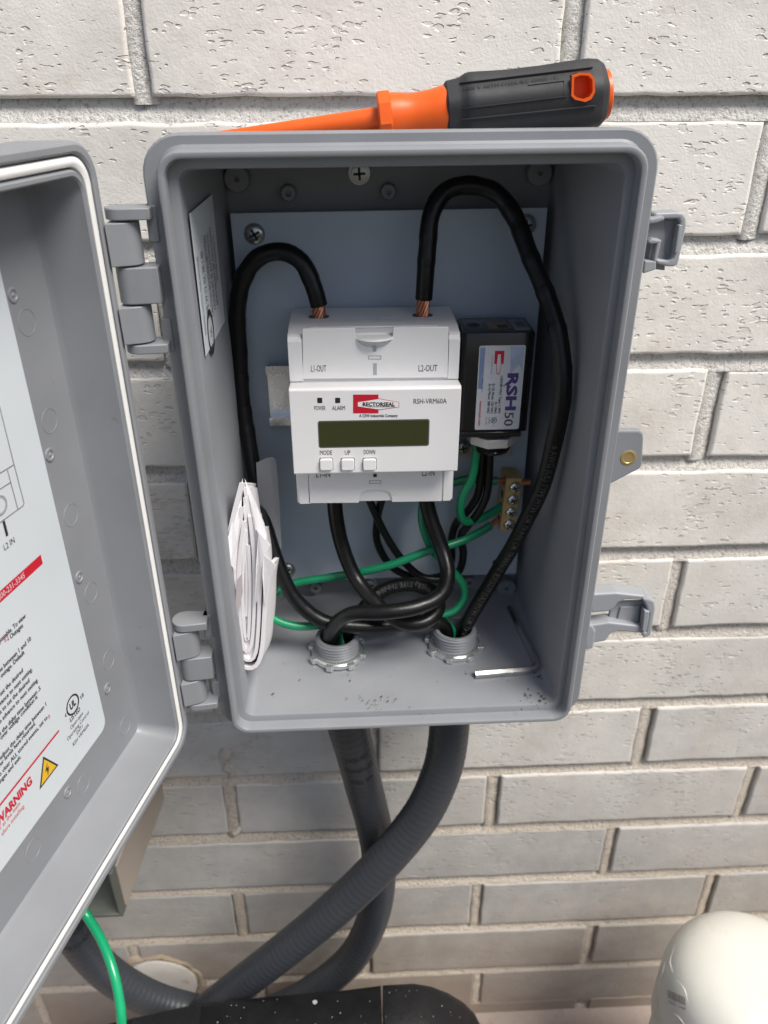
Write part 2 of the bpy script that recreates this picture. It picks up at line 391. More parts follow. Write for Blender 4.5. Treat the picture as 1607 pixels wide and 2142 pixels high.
# ------------------------------------------------------------------ enclosure
BC = V3(12.11, 0, -63.82); RO = .0071
def Lc(u, y, w): c, s = math.cos(RO), math.sin(RO); return V3(BC[0]+c*u-s*w, y, BC[2]+s*u+c*w)
enc = thing('electrical_enclosure', 'open grey plastic electrical enclosure fixed to the brick wall', 'electrical box', Lc(0, 0, -150))
loops = [(86, 140, 9, -1), (93.5, 147.6, 11, -101), (94.2, 148, 11, -103), (100.4, 151.8, 14, -103), (101.2, 152.4, 15, -104.2), (101.2, 152.4, 15, -110.6), (100.4, 151.7, 14.4, -111.6),
         (95.2, 148.6, 10.4, -111.6), (94.2, 147.6, 9.6, -112.6), (93.9, 147.3, 9.4, -120.6), (93.2, 146.6, 8.8, -121.7), (92.2, 145.6, 8, -121.9), (91.3, 144.7, 7.4, -121.5), (90.9, 144.3, 7.2, -120.6),
         (90.7, 144.1, 7, -115.4), (88, 141.4, 6, -115.2), (87.2, 140.5, 5.4, -114.8), (86.8, 140.1, 5, -113.8), (84.6, 137.4, 3.5, -7), (83.4, 136.2, 3, -5), (60, 100, 3, -5)]
q = MB(); q.rings([[Lc(u, y, w) for u, w in rrect(hw, hh, r, 7)] for hw, hh, r, y in loops], cap=(True, True))
q.build('body', GREY, enc, smooth=38)
# mould lines, scuffs on the inner walls
# padlock tab with brass insert
tp = [P(x, y, -111) for x, y in ((1262, 901), (1338, 901), (1346, 906), (1347, 920), (1344, 972), (1340, 980), (1275, 1014), (1250, 1024), (1240, 1000))]
q = MB(); q.prism(tp, V3(0, 4.5, 0)); tab = q.build('padlock_tab', GREY, enc, smooth=0, bevel=.8)
bc = P(1315, 957.5, -111.05)
q = MB(); q.lathe(bc, (0, -1, 0), [(.04, .3), (.05, 2.5), (.25, 2.7), (.25, 3.5), (.1, 3.9), (-1, 4.0)], 28, mod=None, cap=(True, False)); q.build('threaded_insert', BRASS, tab)
# hinges
def hinge(zc):
    ax, ay = -99.5, -113.5
    def outline(x_att, r, side):
        o = []
        if side > 0:   # box side: from flange edge at x_att towards the pin
            o += [(x_att, ay+r*.95)]
            o += [(ax+r*math.cos(a), ay+r*math.sin(a)) for a in np.linspace(math.pi/2, 3*math.pi/2, 12)]
            o += [(x_att, ay-r*.75)]
        else:          # door side: reaches from the door edge round the pin
            o += [(ax-5.5, ay-r*1.35), (ax+r*.2, ay-r)]
            o += [(ax+r*math.cos(a), ay+r*math.sin(a)) for a in np.linspace(-math.pi/3, math.pi/2, 10)]
            o += [(ax-5.5, ay+r*.9)]
        return o
    XA = -87.8
    for z0, z1, r in ((zc+24.5, zc+29, 6.6), (zc-8.2, zc+6.5, 6.0), (zc-29, zc-25, 6.6)):
        q = MB(); q.prism([V3(x, y, z0) for x, y in outline(XA, r, 1)], V3(0, 0, z1-z0)); q.build('hinge_knuckle', GREYD, enc, smooth=35, bevel=.5)
    for z0, z1 in ((zc+7.2, zc+23.7), (zc-24.4, zc-9)):
        q = MB(); q.prism([V3(x, y, z0) for x, y in outline(0, 6.0, -1)], V3(0, 0, z1-z0)); q.build('hinge_knuckle', GREYD, enc, smooth=35, bevel=.4)
    q = MB(); q.tube([V3(ax, ay, zc-26), V3(ax, ay, zc+26)], 2.6, 14); q.build('hinge_pin', GREYD, enc)
    for k in (-23, 22):
        q = MB(); q.box(-91, -86.5, -112.2, -104, zc+k-7, zc+k+7); q.build('hinge_mount', GREYD, enc, bevel=.5)
hinge(33.5); hinge(-166.5)
# latches: clip frames traced on their own plane at the side of the box, with real thickness
Y1 = -104
def poly(pts, Y): return [P(x, y, Y) for x, y in pts]
def latch_upper():
    q = MB()
    q.prism(poly([(1352, 470), (1392, 456), (1392, 566), (1340, 560)], Y1+3), V3(0, 2.2, 0))             # floor of clip
    q.prism(poly([(1385, 458), (1424, 460), (1418, 555), (1380, 556)], Y1+3.6), V3(0, 2.2, 0))
    lt = q.build('latch', GREYL, enc, smooth=0, bevel=.5)
    q = MB(); q.prism(poly([(1366, 458), (1372, 446), (1418, 444), (1430, 446), (1436, 456), (1437, 470), (1421, 548), (1412, 558), (1398, 558), (1375, 553), (1372, 542), (1400, 545), (1408, 540), (1424, 466), (1420, 458), (1390, 459), (1380, 462)], Y1-1), V3(0, 9, 0))
    q.build('latch_rim', GREYL, lt, smooth=0, bevel=1.4, seg=3)
    q = MB(); q.prism(poly([(1421, 471), (1428, 471), (1420, 529), (1412, 529)], Y1-2.4), V3(0, 4, 0)); q.build('latch_hook', GREYL, lt, bevel=.3)
    q = MB()
    q.prism(poly([(1356, 506), (1364, 499), (1385, 502), (1384, 509), (1362, 511)], Y1-3), V3(0, 5, 0))
    q.prism(poly([(1376, 503), (1385, 503), (1374, 548), (1367, 548)], Y1-3), V3(0, 5, 0))
    q.prism(poly([(1349, 545), (1374, 546), (1373, 564), (1346, 573)], Y1-3), V3(0, 6, 0))
    q.prism(poly([(1360, 458), (1390, 452), (1391, 461), (1376, 466), (1358, 469)], Y1-4), V3(0, 5, 0))
    q.build('latch_pivot', GREYL, lt, smooth=0, bevel=.6)
latch_upper()
def latch_lower():
    Y = -108
    q = MB(); q.prism(poly([(1236, 1243), (1290, 1240), (1345, 1246), (1362, 1252), (1372, 1266), (1352, 1262), (1345, 1254), (1310, 1255), (1294, 1262), (1286, 1272), (1276, 1280), (1236, 1283)], Y), V3(0, 9, 0))
    lt = q.build('latch', GREYL, enc, smooth=0, bevel=1.2, seg=3)
    q = MB(); q.prism(poly([(1345, 1254), (1357, 1252), (1370, 1258), (1372, 1272), (1363, 1328), (1356, 1334), (1346, 1334), (1340, 1322), (1352, 1322), (1358, 1285), (1352, 1268)], Y-2), V3(0, 11, 0)); q.build('latch_rim', GREYL, lt, smooth=0, bevel=1.0)
    q = MB(); q.prism(poly([(1232, 1308), (1275, 1302), (1345, 1310), (1348, 1326), (1290, 1321), (1277, 1328), (1268, 1342), (1232, 1348)], Y-1), V3(0, 9, 0)); q.build('latch_rim', GREYL, lt, smooth=0, bevel=1.2, seg=3)
    q = MB(); q.prism(poly([(1280, 1262), (1352, 1258), (1346, 1318), (1272, 1306)], Y+4), V3(0, 2.5, 0)); q.build('latch_plate', GREYL, lt, smooth=0, bevel=.4)
    q = MB(); q.prism(poly([(1298, 1270), (1340, 1268), (1336, 1310), (1290, 1303)], Y+3), V3(0, 1.2, 0)); q.build('latch_plate', GREYL, lt, smooth=0, bevel=.6)
    q = MB(); q.prism(poly([(1349, 1278), (1360, 1280), (1353, 1322), (1343, 1320)], Y-3), V3(0, 5, 0)); q.build('latch_hook', GREYL, lt, bevel=.5)
    q = MB(); q.prism(poly([(1226, 1310), (1240, 1308), (1247, 1322), (1242, 1356), (1225, 1360)], Y-3), V3(0, 8, 0)); q.build('latch_pivot', GREYL, lt, smooth=0, bevel=1.)
latch_lower()
# bosses and screws on the back wall
def boss(c, r, h, hole=1.6, r2=None):
    q = MB(); q.lathe(c, (0, -1, 0), [(0, (r2 or r)+.3), (h-.5, r), (h, r-.5), (h+.05, hole), (h-2.5, hole)], 24, cap=(False, True)); q.build('boss', GREY, enc)
for x, y in ((495, 375), (1130, 362), (1060, 1232), (572, 1252)): c = P(x, y, -12); boss(V3(c[0], -5, c[2]), 6.4, 7, 1.3)
for x, y in ((603, 405), (813, 402), (660, 1231), (982, 1219)): c = P(x, y, -11); boss(V3(c[0], -5, c[2]), 3.9, 6, 1.5)
SCREWZ = mat('screw_zinc', (.46, .48, .48), .3, .9, var=(150, .3))
def screw(parent, c, r, ax=(0, -1, 0), ph=math.pi/4, m_=None, hexw=False, name='screw'):
    ax = nrm(V3(*ax)); q = MB()
    if hexw: q.lathe(c, ax, [(0, r), (.9, r), (1, r*.8), (3.2, r*.78), (3.4, r*.66)], 24, mod=None)
    else: q.lathe(c, ax, [(0, r), (.8, r*.98), (1.7, r*.86), (2.4, r*.62), (2.7, r*.3)], 24)
    u = nrm(np.cross(ax, V3(.1, .2, 1))); w = np.cross(ax, u); h = 3.45 if hexw else 2.75
    for a in (ph, ph+math.pi/2):
        d = math.cos(a)*u+math.sin(a)*w; e = np.cross(ax, d); k = c+ax*(h-1.2)
        q.prism([k+d*r*.55+e*r*.11, k-d*r*.55+e*r*.11, k-d*r*.55-e*r*.11, k+d*r*.55-e*r*.11], ax*(1.28+(.0 if hexw else -.02)), 1)
    return q.build(name, [m_ or SCREWZ, INK], parent)
for x, y in ((752, 364), (772, 1228)): c = P(x, y, -9); screw(enc, V3(c[0], -5, c[2]), 5.6, hexw=True, ph=.5+x*.01)
# mounting panel
PY = -21.5
pz = [P(481, 446, PY), P(1146, 434, PY), P(1080, 1200, PY)]
pl = V3(pz[0][0], PY, pz[0][2]); ur = pz[1]-pz[0]; dn = pz[2]-pz[1]
q = MB(); q.prism([pz[0], pz[1], pz[2], pz[0]+dn], V3(0, 1.8, 0)); panel = q.build('mounting_panel', PANEL, enc, smooth=0, bevel=.3)
for x, y, a in ((533, 489, .6), (1100, 470, .2), (601, 1192, .9)): screw(panel, P(x, y, PY), 5.4, ph=a)
for x, y in ((533, 489), (1100, 470), (601, 1192), (1042, 1178)):   # standoffs that carry the panel
    c = P(x, y, PY+1.8); q = MB(); q.tube([c, V3(c[0], -5, c[2])], 4.2, 16); q.build('boss', GREY, enc)
q = MB(); q.lathe(P(1038, 1177, PY-.15), (0, -1, 0), [(0, 2.4), (.1, 2.3)], 16); q.build('screw_hole', INK, panel)

# sticker on the left inner wall
wl0 = Lc(-86.75, -115, 0); wl1 = Lc(-84.75, -15, 0); wn = nrm(np.cross(wl1-wl0, V3(0, 0, 1))); wn = wn if wn[0] > 0 else -wn
wp = wl0+wn*.25
sq = [PP(x, y, wp, wn) for x, y in ((393, 441), (443, 414), (471, 672), (432, 740))]
fx = nrm(wl1-wl0); zt = (sq[0][2]+sq[1][2])/2; zb = (sq[2][2]+sq[3][2])/2; f0 = np.dot((sq[0]+sq[3])/2-wp, fx); f1 = np.dot((sq[1]+sq[2])/2-wp, fx)
def WLp(f, z): p = wp+fx*f; return V3(p[0], p[1], z)
q = MB(); q.prism([WLp(f0, zt), WLp(f1, zt), WLp(f1, zb), WLp(f0, zb)], wn*.12); wlab = q.build('warning_label', STICK, enc, smooth=0)
fw = f1-f0; zh = zt-zb
for s, fr, za, zb_, cap in (('INDUSTRIAL CONTROL PANEL ENCLOSURE', .12, .86, .30, .035), ('TYPE W 12 4X 3R / 40', .32, .80, .30, .06), ('CAUTION BONDING BETWEEN', .50, .82, .22, .055),
                            ('CONDUIT IS AUTOMATIC', .63, .80, .22, .055), ('AND MUST BE PROVIDED', .76, .80, .20, .05), ('ENTIRE CONDUITS', .87, .62, .28, .045)):
    text(s, WLp(f0+fw*fr, zb+zh*(1-za))+wn*.2, V3(0, 0, 1), -fx, zh*(za-zb_), fw*cap*1.6, parent=wlab)
def ring(q, c, r0, r1, u, w, n=28, mi=0):
    vs = []; fs = []
    for a in np.linspace(0, 2*math.pi, n, endpoint=False): e = math.cos(a)*u+math.sin(a)*w; vs += [c+e*r0, c+e*r1]
    for i in range(n): k = (i+1) % n; fs.append((2*i, 2*i+1, 2*k+1, 2*k))
    q.add(vs, fs, mi)
q = MB(); ring(q, WLp(f0+fw*.3, zb+zh*.10)+wn*.22, fw*.10, fw*.14, V3(0, 0, 1)*1.35, -fx); q.build('certification_mark', INK, wlab, smooth=0)
text('UL', WLp(f0+fw*.34, zb+zh*.065)+wn*.22, V3(0, 0, 1), -fx, 4.2, 3.2, bold=.02, parent=wlab)

# ------------------------------------------------------------------ door (a part of the enclosure), open about 105 degrees
A = math.radians(105); HP = V3(-105, -118, 0); DD = V3(math.cos(A), -math.sin(A), 0); DN = V3(math.sin(A), math.cos(A), 0)
def Dp(u, n, z): p = HP+DD*u+DN*n; return V3(p[0], p[1], z)
DCU, DCZ = 99.5, -64.0
dl = [(90, 142, 8, -27), (97.5, 149, 11, -25), (99, 150.6, 12, -23), (99.6, 151.2, 12.5, -3), (99.2, 150.8, 12.5, -.8), (98.2, 149.8, 12, 0), (96.2, 147.8, 11, 0), (95.4, 147, 10.4, -.6), (95.2, 146.8, 10.2, -3.5),
      (90.6, 142.2, 8, -3.5), (90.2, 141.8, 7.8, -1.0), (89.6, 141.2, 7.4, -.2), (88.4, 140, 7, -.2), (87.8, 139.4, 6.6, -1), (86.8, 138.3, 5, -19.5), (85.4, 136.9, 4, -22), (60, 100, 4, -22)]
q = MB(); q.rings([[Dp(DCU+u, n, DCZ+w) for u, w in rrect(hw, hh, r, 7)] for hw, hh, r, n in dl]); door = q.build('door', GREY, enc, smooth=30)
q = MB(); q.rings([[Dp(DCU+u, n, DCZ+w) for u, w in rrect(hw, hh, r, 7)] for hw, hh, r, n in ((94.6, 146.2, 9.8, -3.2), (94.4, 146, 9.7, -.9), (93.4, 145, 9, -.25), (92.2, 143.8, 8.5, -.25), (91.2, 142.8, 8.2, -.9), (91, 142.6, 8, -3.2))], cap=(False, False))
q.build('gasket', GASK, door, smooth=40)
FN = -22.0
def DR(x, y, n=FN): return PP(x, y, HP+DN*n, DN)
SN = FN+.35
def DS(x, y): p = PP(x, y, HP+DN*SN, DN); return np.dot(p-HP, DD), p[2]
su0 = 39.5; sz0, sz1 = -174.5, 55.0
q = MB(); q.prism([Dp(DCU+u-.0, SN, w+(sz0+sz1)/2) for u, w in rrect(DCU-su0, (sz1-sz0)/2, 5, 5)], -DN*.3); inst = q.build('instruction_label', STICK, door, smooth=0)
def dtext(s, x, y, cap=1.9, m_=INK, anchor=1., bold=0., width=None):
    u, z = DS(x, y); return text(s, Dp(u, SN+.12, z), -DD, V3(0, 0, 1), width, cap, anchor, bold, m_=m_, parent=door)
for s, x, y in (('djustable. To view', 53.6, 1291), ('- Outages', 48, 1311), ('time between 1 and 10', 64.7, 1339), ('t outage. Default', 51, 1367), ('n set the desired', 48, 1405), ('advance to next setting.', 67.5, 1402),
                ('ns to set the desired', 61.5, 1426), ('to advance to next setting.', 79.4, 1424), ('ust the delay time between .5', 84.6, 1442), ('or over voltage condition is', 78, 1460),
                ('o adjust the delay time between 1', 96.5, 1476), ('wer levels have returned.', 74, 1515), ('. To clear ALL stored events, set to', 99, 1503), ('anges and exit.', 43.7, 1585)):
    dtext(s, x, y, 2.05, bold=.02)
dtext('0.', 106, 1499, 2.1, RED); dtext('E3', 18, 1336, 2.3, RED)
dtext('L2 IN', 31, 1134, 2.5); dtext('E WARNING', 67.5, 1637, 4.0, RED, bold=.03); dtext('r at the main', 41.7, 1683, 2.1, RED); dtext('efore installing.', 51.6, 1687, 2.1, RED)
for s, x, y, c_ in (('LISTED', 157.6, 1498, 2.3), ('Open-type', 161, 1510, 2.0), ('Operating Control', 164, 1521, 2.0), ('SNT1', 167, 1530, 2.0), ('RSH VRM60A', 170, 1539.5, 2.0)): dtext(s, x, y, c_, anchor=.5, bold=.012 if s == 'LISTED' else 0)
u, z = DS(152, 1474); q = MB(); ring(q, Dp(u, SN+.1, z), 4.1, 5.0, -DD, V3(0, 0, 1)); q.build('certification_mark', INK, door, smooth=0)
text('UL', Dp(u, SN+.1, z-1.5), -DD, V3(0, 0, 1), 4.6, 3.4, .5, .03, parent=door)
dtext('c', 138, 1499, 2.6, anchor=.5, bold=.02); dtext('US', 172, 1459, 2.0, anchor=.5, bold=.02)
def dstrip(pts, m_, name, parent=door, off=.1):
    q = MB(); q.add([Dp(u, SN+off, z) for u, z in pts], [tuple(range(len(pts)))]); return q.build(name, m_, parent, smooth=0)
ua, za = DS(84.5, 1160); ub, zb2 = DS(89, 1179)
dstrip([(ua, za), (ua, zb2), (175, zb2), (175, za)], RED, 'red_band')
text('800-231-3345', Dp(DS(52, 1208)[0], SN+.18, (za+zb2)/2-1.1), -DD, V3(0, 0, 1), None, 2.5, 1, m_=STICK2, parent=door)
u, z = DS(123, 1528); dstrip([(u, z+.5), (u, z-.6), (175, z-.6), (175, z+.5)], RED, 'red_rule')
tri = [DS(94, 1587), DS(117, 1602.6), DS(83.4, 1643.5)]
tu = sum(t[0] for t in tri)/3; tz = sum(t[1] for t in tri)/3
h_ = 7.2
def trip(k): return [(tu, tz+k*1.15), (tu-k, tz-k*.6), (tu+k, tz-k*.6)]
dstrip(trip(h_), INK, 'warning_triangle'); dstrip(trip(h_*.80), YEL, 'warning_triangle', off=.16)
dstrip([(tu-1.2, tz+3.6), (tu+1.6, tz+.2), (tu+.2, tz+.3), (tu+.5, tz-2.9), (tu-1.6, tz+1.0), (tu-.2, tz+.9)], INK, 'warning_bolt', off=.22)
# printed outline of the monitor on the label
def dline(a, b, w=.35, m_=INKG):
    a, b = DS(*a), DS(*b); a, b = V3(a[0], 0, a[1]), V3(b[0], 0, b[1]); n = nrm(np.cross(b-a, V3(0, 1, 0)))*w/2
    return [(p[0], p[2]) for p in (a+n, b+n, b-n, a-n)]
q = MB()
for a, b in (((-40, 700), (0, 856)), ((0, 856), (29, 972)), ((29, 972), (50, 1052)), ((50, 1052), (48, 1058)), ((48, 1058), (0, 1093)), ((0, 1093), (-40, 1120)), ((29, 972), (-20, 1002)), ((15, 983), (37, 1065)), ((22, 1009), (-20, 1036))):
    q.add([Dp(u, SN+.1, z) for u, z in dline(a, b)], [(0, 1, 2, 3)])
u, z = DS(0, 1058); ring(q, Dp(u, SN+.1, z), 3.6, 3.9, -DD, V3(0, 0, 1)); ring(q, Dp(u, SN+.1, z), 3.0, 3.2, -DD, V3(0, 0, 1))
q.build('printed_diagram', INKG, door, smooth=0)
dstrip(dline((7, 1090), (15, 1121), 1.4), INK, 'printed_diagram')
# moulded knock-out circles and ejector marks on the door floor
for x, y in ((57, 674), (104, 880), (149, 1077), (191, 1240), (228, 1380), (262, 1518), (175, 1640), (70, 1778)):
    c = DR(x, y, FN+.1); q = MB(); rg = []
    for r, h in ((5.3, -.2), (5.2, .04), (4.95, .04), (4.85, -.2)): rg.append([c+DN*h+r*(math.cos(a)*DD+math.sin(a)*V3(0, 0, 1)) for a in np.linspace(0, 2*math.pi, 30, endpoint=False)])
    q.rings(rg, cap=(False, False)); q.build('moulded_ring', GREY, door)
for x, y in ((27, 617), (104, 951), (166, 1207), (225, 1440), (142, 1657)):
    c = DR(x, y, FN+.1); q = MB(); rg = []
    for r, h in ((3.0, -.2), (2.8, .4), (2.0, .5), (1.7, .1), (.8, .1), (.4, .5)): rg.append([c+DN*h+r*(math.cos(a)*DD+math.sin(a)*V3(0, 0, 1)) for a in np.linspace(0, 2*math.pi, 20, endpoint=False)])
    q.rings(rg, cap=(False, True)); q.build('ejector_mark', GREY, door)

# ------------------------------------------------------------------ DIN rail
q = MB(); xa, xb = P(562, 830, -24)[0], P(1000, 830, -24)[0]
prof = [(-29, 0), (-29, 4.6), (-23, 4.9), (-22.2, 5.0), (-22.2, 30), (-23, 30.1), (-29, 30.4), (-29, 35), (-28, 35), (-28, 31.4), (-21.55, 31), (-21.55, 4), (-28, 3.6), (-28, 0)]
zr = -67.4
q.prism([V3(xa, y, zr+z) for y, z in prof], V3(xb-xa, 0, 0)); rail = q.build('din_rail', ZINC, None, base=V3((xa+xb)/2, PY, zr), smooth=30)
tag(rail, 'zinc plated mounting rail running behind the white monitor', 'rail')

# ------------------------------------------------------------------ voltage monitor
mon = thing('voltage_monitor', 'white rail mounted voltage monitor with dark display and three buttons', 'monitor', V3(0, -30, -93.5))
MX0, MX1 = -41.2, 42.0
def slab(q, prof, x0, x1): q.prism([V3(x0, y, z) for y, z in prof], V3(x1-x0, 0, 0))
ZT, ZF0, ZF1, ZBm = -.6, -24.3, -70.3, -93.6
q = MB()
slab(q, [(-30, ZT), (-62, ZT), (-70, ZT-1.6), (-72.8, ZT-4), (-72.8, ZF0-2.5), (-74.5, ZF0-1), (-84.6, ZF0), (-86, ZF0-1.2), (-86, ZF1+.6), (-85.4, ZF1), (-72.8, ZF1), (-72.8, ZBm), (-30, ZBm)], MX0, MX1)
q.build('housing', WHITE, mon, smooth=25, bevel=.45)
for a, b in ((MX0+.02, P(631, 720, -74)[0]), (P(940, 720, -74)[0], MX1-.02)):
    q = MB(); slab(q, [(-72, ZT-1.4), (-70.8, ZT-1.5), (-74, ZT-4.4), (-74, ZF0-.6), (-72, ZF0-.6)], a, b); q.build('side_strip', WHITE, mon, smooth=25)
    q = MB(); slab(q, [(-72, ZF1-.2), (-74, ZF1-.2), (-74, ZBm), (-72, ZBm)], a if a > 0 else a+1.2, b-1.2 if a > 0 else b); q.build('side_strip', WHITE, mon, smooth=25)
def cover(pts, Y, name='terminal_cover'):
    q = MB(); q.prism([P(x, y, Y) for x, y in pts], V3(0, 1.5, 0)); return q.build(name, WHITE, mon, smooth=35, bevel=.25)
nt_ = [(743, 686), (744, 700), (748, 712), (755, 720), (764, 725), (778, 727), (790, 727), (803, 724), (813, 718), (819, 710), (822, 700), (823, 685)]
cover([(632.5, 687.5)]+nt_+[(938.5, 683.5), (937, 790), (634, 793)], -74)
bn = [(944, 1049), (820, 1050.5), (819, 1038), (815, 1030), (806, 1026), (788, 1024), (770, 1026), (757, 1031), (752, 1040), (751, 1052), (646, 1053)]
cover([(643.5, 988), (926, 984)]+[(924.5, 1048.5)]+bn[1:-1]+[(646, 1053)], -74)
q = MB(); q.lathe(P(783, 690, -68)+V3(0, 0, -2.6), (0, 0, 1), [(0, 11), (.9, 10.6), (1.1, 9)], 40); q.build('release_tab', WHITE2, mon)   # half disc at the top notch
q = MB(); a, b = P(650, 664, -56), P(912, 660, -56); q.box(a[0], b[0], -66, -64.6, ZT-.5, ZT+.35); q.build('top_rib', WHITE, mon, bevel=.2)
for x in (667, 748, 811, 884):
    c = P(x, 652, -46); q = MB(); q.prism([V3(c[0]+u_, -47+w_, ZT+.05) for u_, w_ in rrect(5.2 if x in (667, 884) else 3.4, 3.0, 2.4, 4)], V3(0, 0, .15)); q.build('terminal_hole', INKG if x in (667, 884) else WHITE2, mon, smooth=0)
def prect(x0, y0, x1, y1, Y, m_, name, parent, th=.1, rad=0, bev=0):
    a, b = P(x0, y0, Y), P(x1, y1, Y); cx, cz = (a[0]+b[0])/2, (a[2]+b[2])/2; hw, hh = abs(b[0]-a[0])/2, abs(a[2]-b[2])/2
    q = MB(); pts = rrect(hw, hh, max(rad, .02), 4) if rad else [(-hw, -hh), (hw, -hh), (hw, hh), (-hw, hh)]
    q.prism([V3(cx+u_, Y-th, cz+w_) for u_, w_ in pts], V3(0, th+.6, 0)); return q.build(name, m_, parent, smooth=0, bevel=bev)
FY = -86
prect(664.5, 880.5, 897.5, 932.5, FY, INKG, 'display_bezel', mon, .08, 1.2)
prect(667, 883, 895, 930, FY, LCD, 'display', mon, .14, .8)
for x in (669, 706.5): prect(x-5.5, 832, x+5.5, 843, FY, INK, 'indicator', mon, .06, .4)
for x0, x1 in ((669, 696.5), (714, 741.5), (759.5, 787)):
    prect(x0-1.3, 957.5, x1+1.3, 983, FY, INKG, 'button_gap', mon, .04, 1.0)
    prect(x0, 959, x1, 981.5, FY, WHITE2, 'button', mon, 1.5, 1.0, bev=.45)
for s, a, b, h in (('POWER', (657.8, 858), (681, 858), 9), ('ALARM', (695, 858), (722, 857.6), 9), ('RSH-VRM60A', (865.3, 844.6), (934.5, 843.8), 10.4), ('MODE', (669.5, 951.5), (694.8, 951.3), 9.3), ('UP', (721.6, 951.2), (733, 951), 9), ('DOWN', (761.3, 950.3), (784.7, 950), 9.3)):
    ptext(s, a, b, h, FY-.1, mon, m_=INK)
for s, a, b, h in (('L1-OUT', (651.2, 777.5), (682.9, 777.2), 13.2), ('L2-OUT', (875.7, 777), (914.8, 776.4), 13.2), ('L1-IN', (662, 998.6), (691, 998.2), 13), ('L2-IN', (883, 995.6), (909, 995.2), 13)):
    ptext(s, a, b, h, -74.12, mon, m_=INK)
def pflat(pts, Y, m_, name, parent, off=0):
    q = MB(); q.add([P(x, y, Y) for x, y in pts], [tuple(range(len(pts)))]); return q.build(name, m_, parent, smooth=0)
pflat([(738.8, 825.3), (791.9, 825.3), (791.9, 864.5), (738.8, 864.5)], FY-.1, RED, 'logo_block', mon)
hx = [(747.8, 841), (792.7, 833.4), (835.2, 841), (835.2, 851.5), (792.7, 857.5), (747.8, 850.6)]
pflat(hx, FY-.14, RED, 'logo_frame', mon)
hc = np.mean(np.array(hx), 0)
pflat([tuple(hc+(np.array(p)-hc)*np.array([.975, .90])) for p in hx], FY-.18, WHITE2, 'logo_frame', mon)
ptext('RECTORSEAL', (758.8, 849.6), (826.3, 849.6), 7.6, FY-.22, mon, bold=.03); pflat([(770, 850.6), (826, 850.6), (826, 851.6), (770, 851.6)], FY-.22, INK, 'logo_rule', mon)
ptext('A CSW Industrials Company', (751.7, 872.5), (832.4, 872), 6, FY-.1, mon, bold=.012)
for pts in (((780, 723), (787.5, 723), (787.5, 735.5), (780, 735.5)), ((780.5, 760), (788.5, 760), (788.5, 784.5), (780.5, 784.5))): pflat(pts, -74.1, CLEAR, 'cover_slot', mon)
for x0, y0, x1, y1 in ((770.5, 744, 797.5, 751.5), (772.5, 1005, 797.5, 1011.5)):
    for a in ((x0, y0, x1, y0+.9), (x0, y1-.9, x1, y1), (x0, y0, x0+.9, y1), (x1-.9, y0, x1, y1)): pflat([(a[0], a[1]), (a[2], a[1]), (a[2], a[3]), (a[0], a[3])], -74.1, INKG, 'printed_box', mon)
pflat([(781, 991), (788.5, 991), (788.5, 998), (781, 998)], -74.1, INK, 'cover_slot', mon)

# ------------------------------------------------------------------ surge protector
SY = -60
spd = thing('surge_protector', 'small glossy black surge protector beside the white monitor', 'surge protector', V3(64, -46, -64))
zt_ = -6.2; zb_ = P(1030, 903, SY)[2]; sx0, sx1 = 45.5, 82.2
q = MB(); q.rings([[V3((sx0+sx1)/2+u_, -46+w_, z) for u_, w_ in rrect((sx1-sx0)/2-i, 14-i, 2.4, 5)] for z, i in ((zb_, 0), (zt_-1, 0), (zt_-.25, .3), (zt_, 1.0))]); q.build('housing', GLOSSBLK, spd, smooth=40)
q = MB(); q.box(sx0+.8, sx1-3.5, -61.6, -34, zb_-2.6, zb_+.4); q.build('base_plate', GLOSSBLK, spd, bevel=.4)
cx_ = P(1028, 930, -46)[0]
q = MB(); q.lathe(V3(cx_, -46, zb_-2.4), (0, 0, -1), [(0, 12.3), (2.2, 12.3), (2.8, 11)], 36); q.build('collar', GLOSSBLK, spd)
q = MB(); q.lathe(V3(cx_, -46, zb_-5.2), (0, 0, -1), [(0, 14), (.4, 14.4), (5.2, 14.4), (5.6, 13.6)], 8); q.build('lock_nut', mat('bright_nut', (.72, .72, .70), .35, .5), spd, smooth=20, bevel=.5)
q = MB(); q.lathe(V3(cx_, -46, zb_-10.6), (0, 0, -1), [(0, 10.6)]+[(.4+.6*k, 10.6-.5*(k % 2)) for k in range(8)]+[(5.6, 9.8), (5.7, 7), (3, 6.5)], 36); q.build('threaded_neck', GLOSSBLK, spd)
LY = SY-.25
q = MB(); lc = np.array([P(1003.5, 723, LY), P(1100, 722, LY), P(1086, 897, LY), P(993, 899.5, LY)])
lx0, lx1, lz0, lz1 = (lc[0][0]+lc[3][0])/2, (lc[1][0]+lc[2][0])/2, (lc[2][2]+lc[3][2])/2, (lc[0][2]+lc[1][2])/2
q.prism([V3((lx0+lx1)/2+u_, LY, (lz0+lz1)/2+w_) for u_, w_ in rrect((lx1-lx0)/2, (lz1-lz0)/2, 1, 4)], V3(0, .2, 0)); lab = q.build('front_label', STICK2, spd, smooth=0)
def LP(a, b, Y): return V3(lx0+(lx1-lx0)*a, Y, lz1-(lz1-lz0)*b)      # label fractions: a across, b down
def lflat(pts, m_, name, o=.05): q = MB(); q.add([LP(a, b, LY-o) for a, b in pts], [tuple(range(len(pts)))]); return q.build(name, m_, lab, smooth=0)
lflat([(.02, .02), (.13, .02), (.12, .5), (.02, .5)], SKYB, 'blue_print'); lflat([(.68, .015), (.97, .015), (.97, .30), (.88, .22), (.70, .34)], mat('label_pale_print', (.42, .50, .64), .35, var=(160, .4)), 'blue_print')
def ltext(s, base, b0, b1, cap, m_=INK, bold=0.): 
    p = LP(base, b0, LY-.1); return text(s, p, V3(0, 0, -1), V3(1, 0, 0), (b1-b0)*(lz1-lz0), cap*(lx1-lx0), m_=m_, bold=bold, parent=lab)
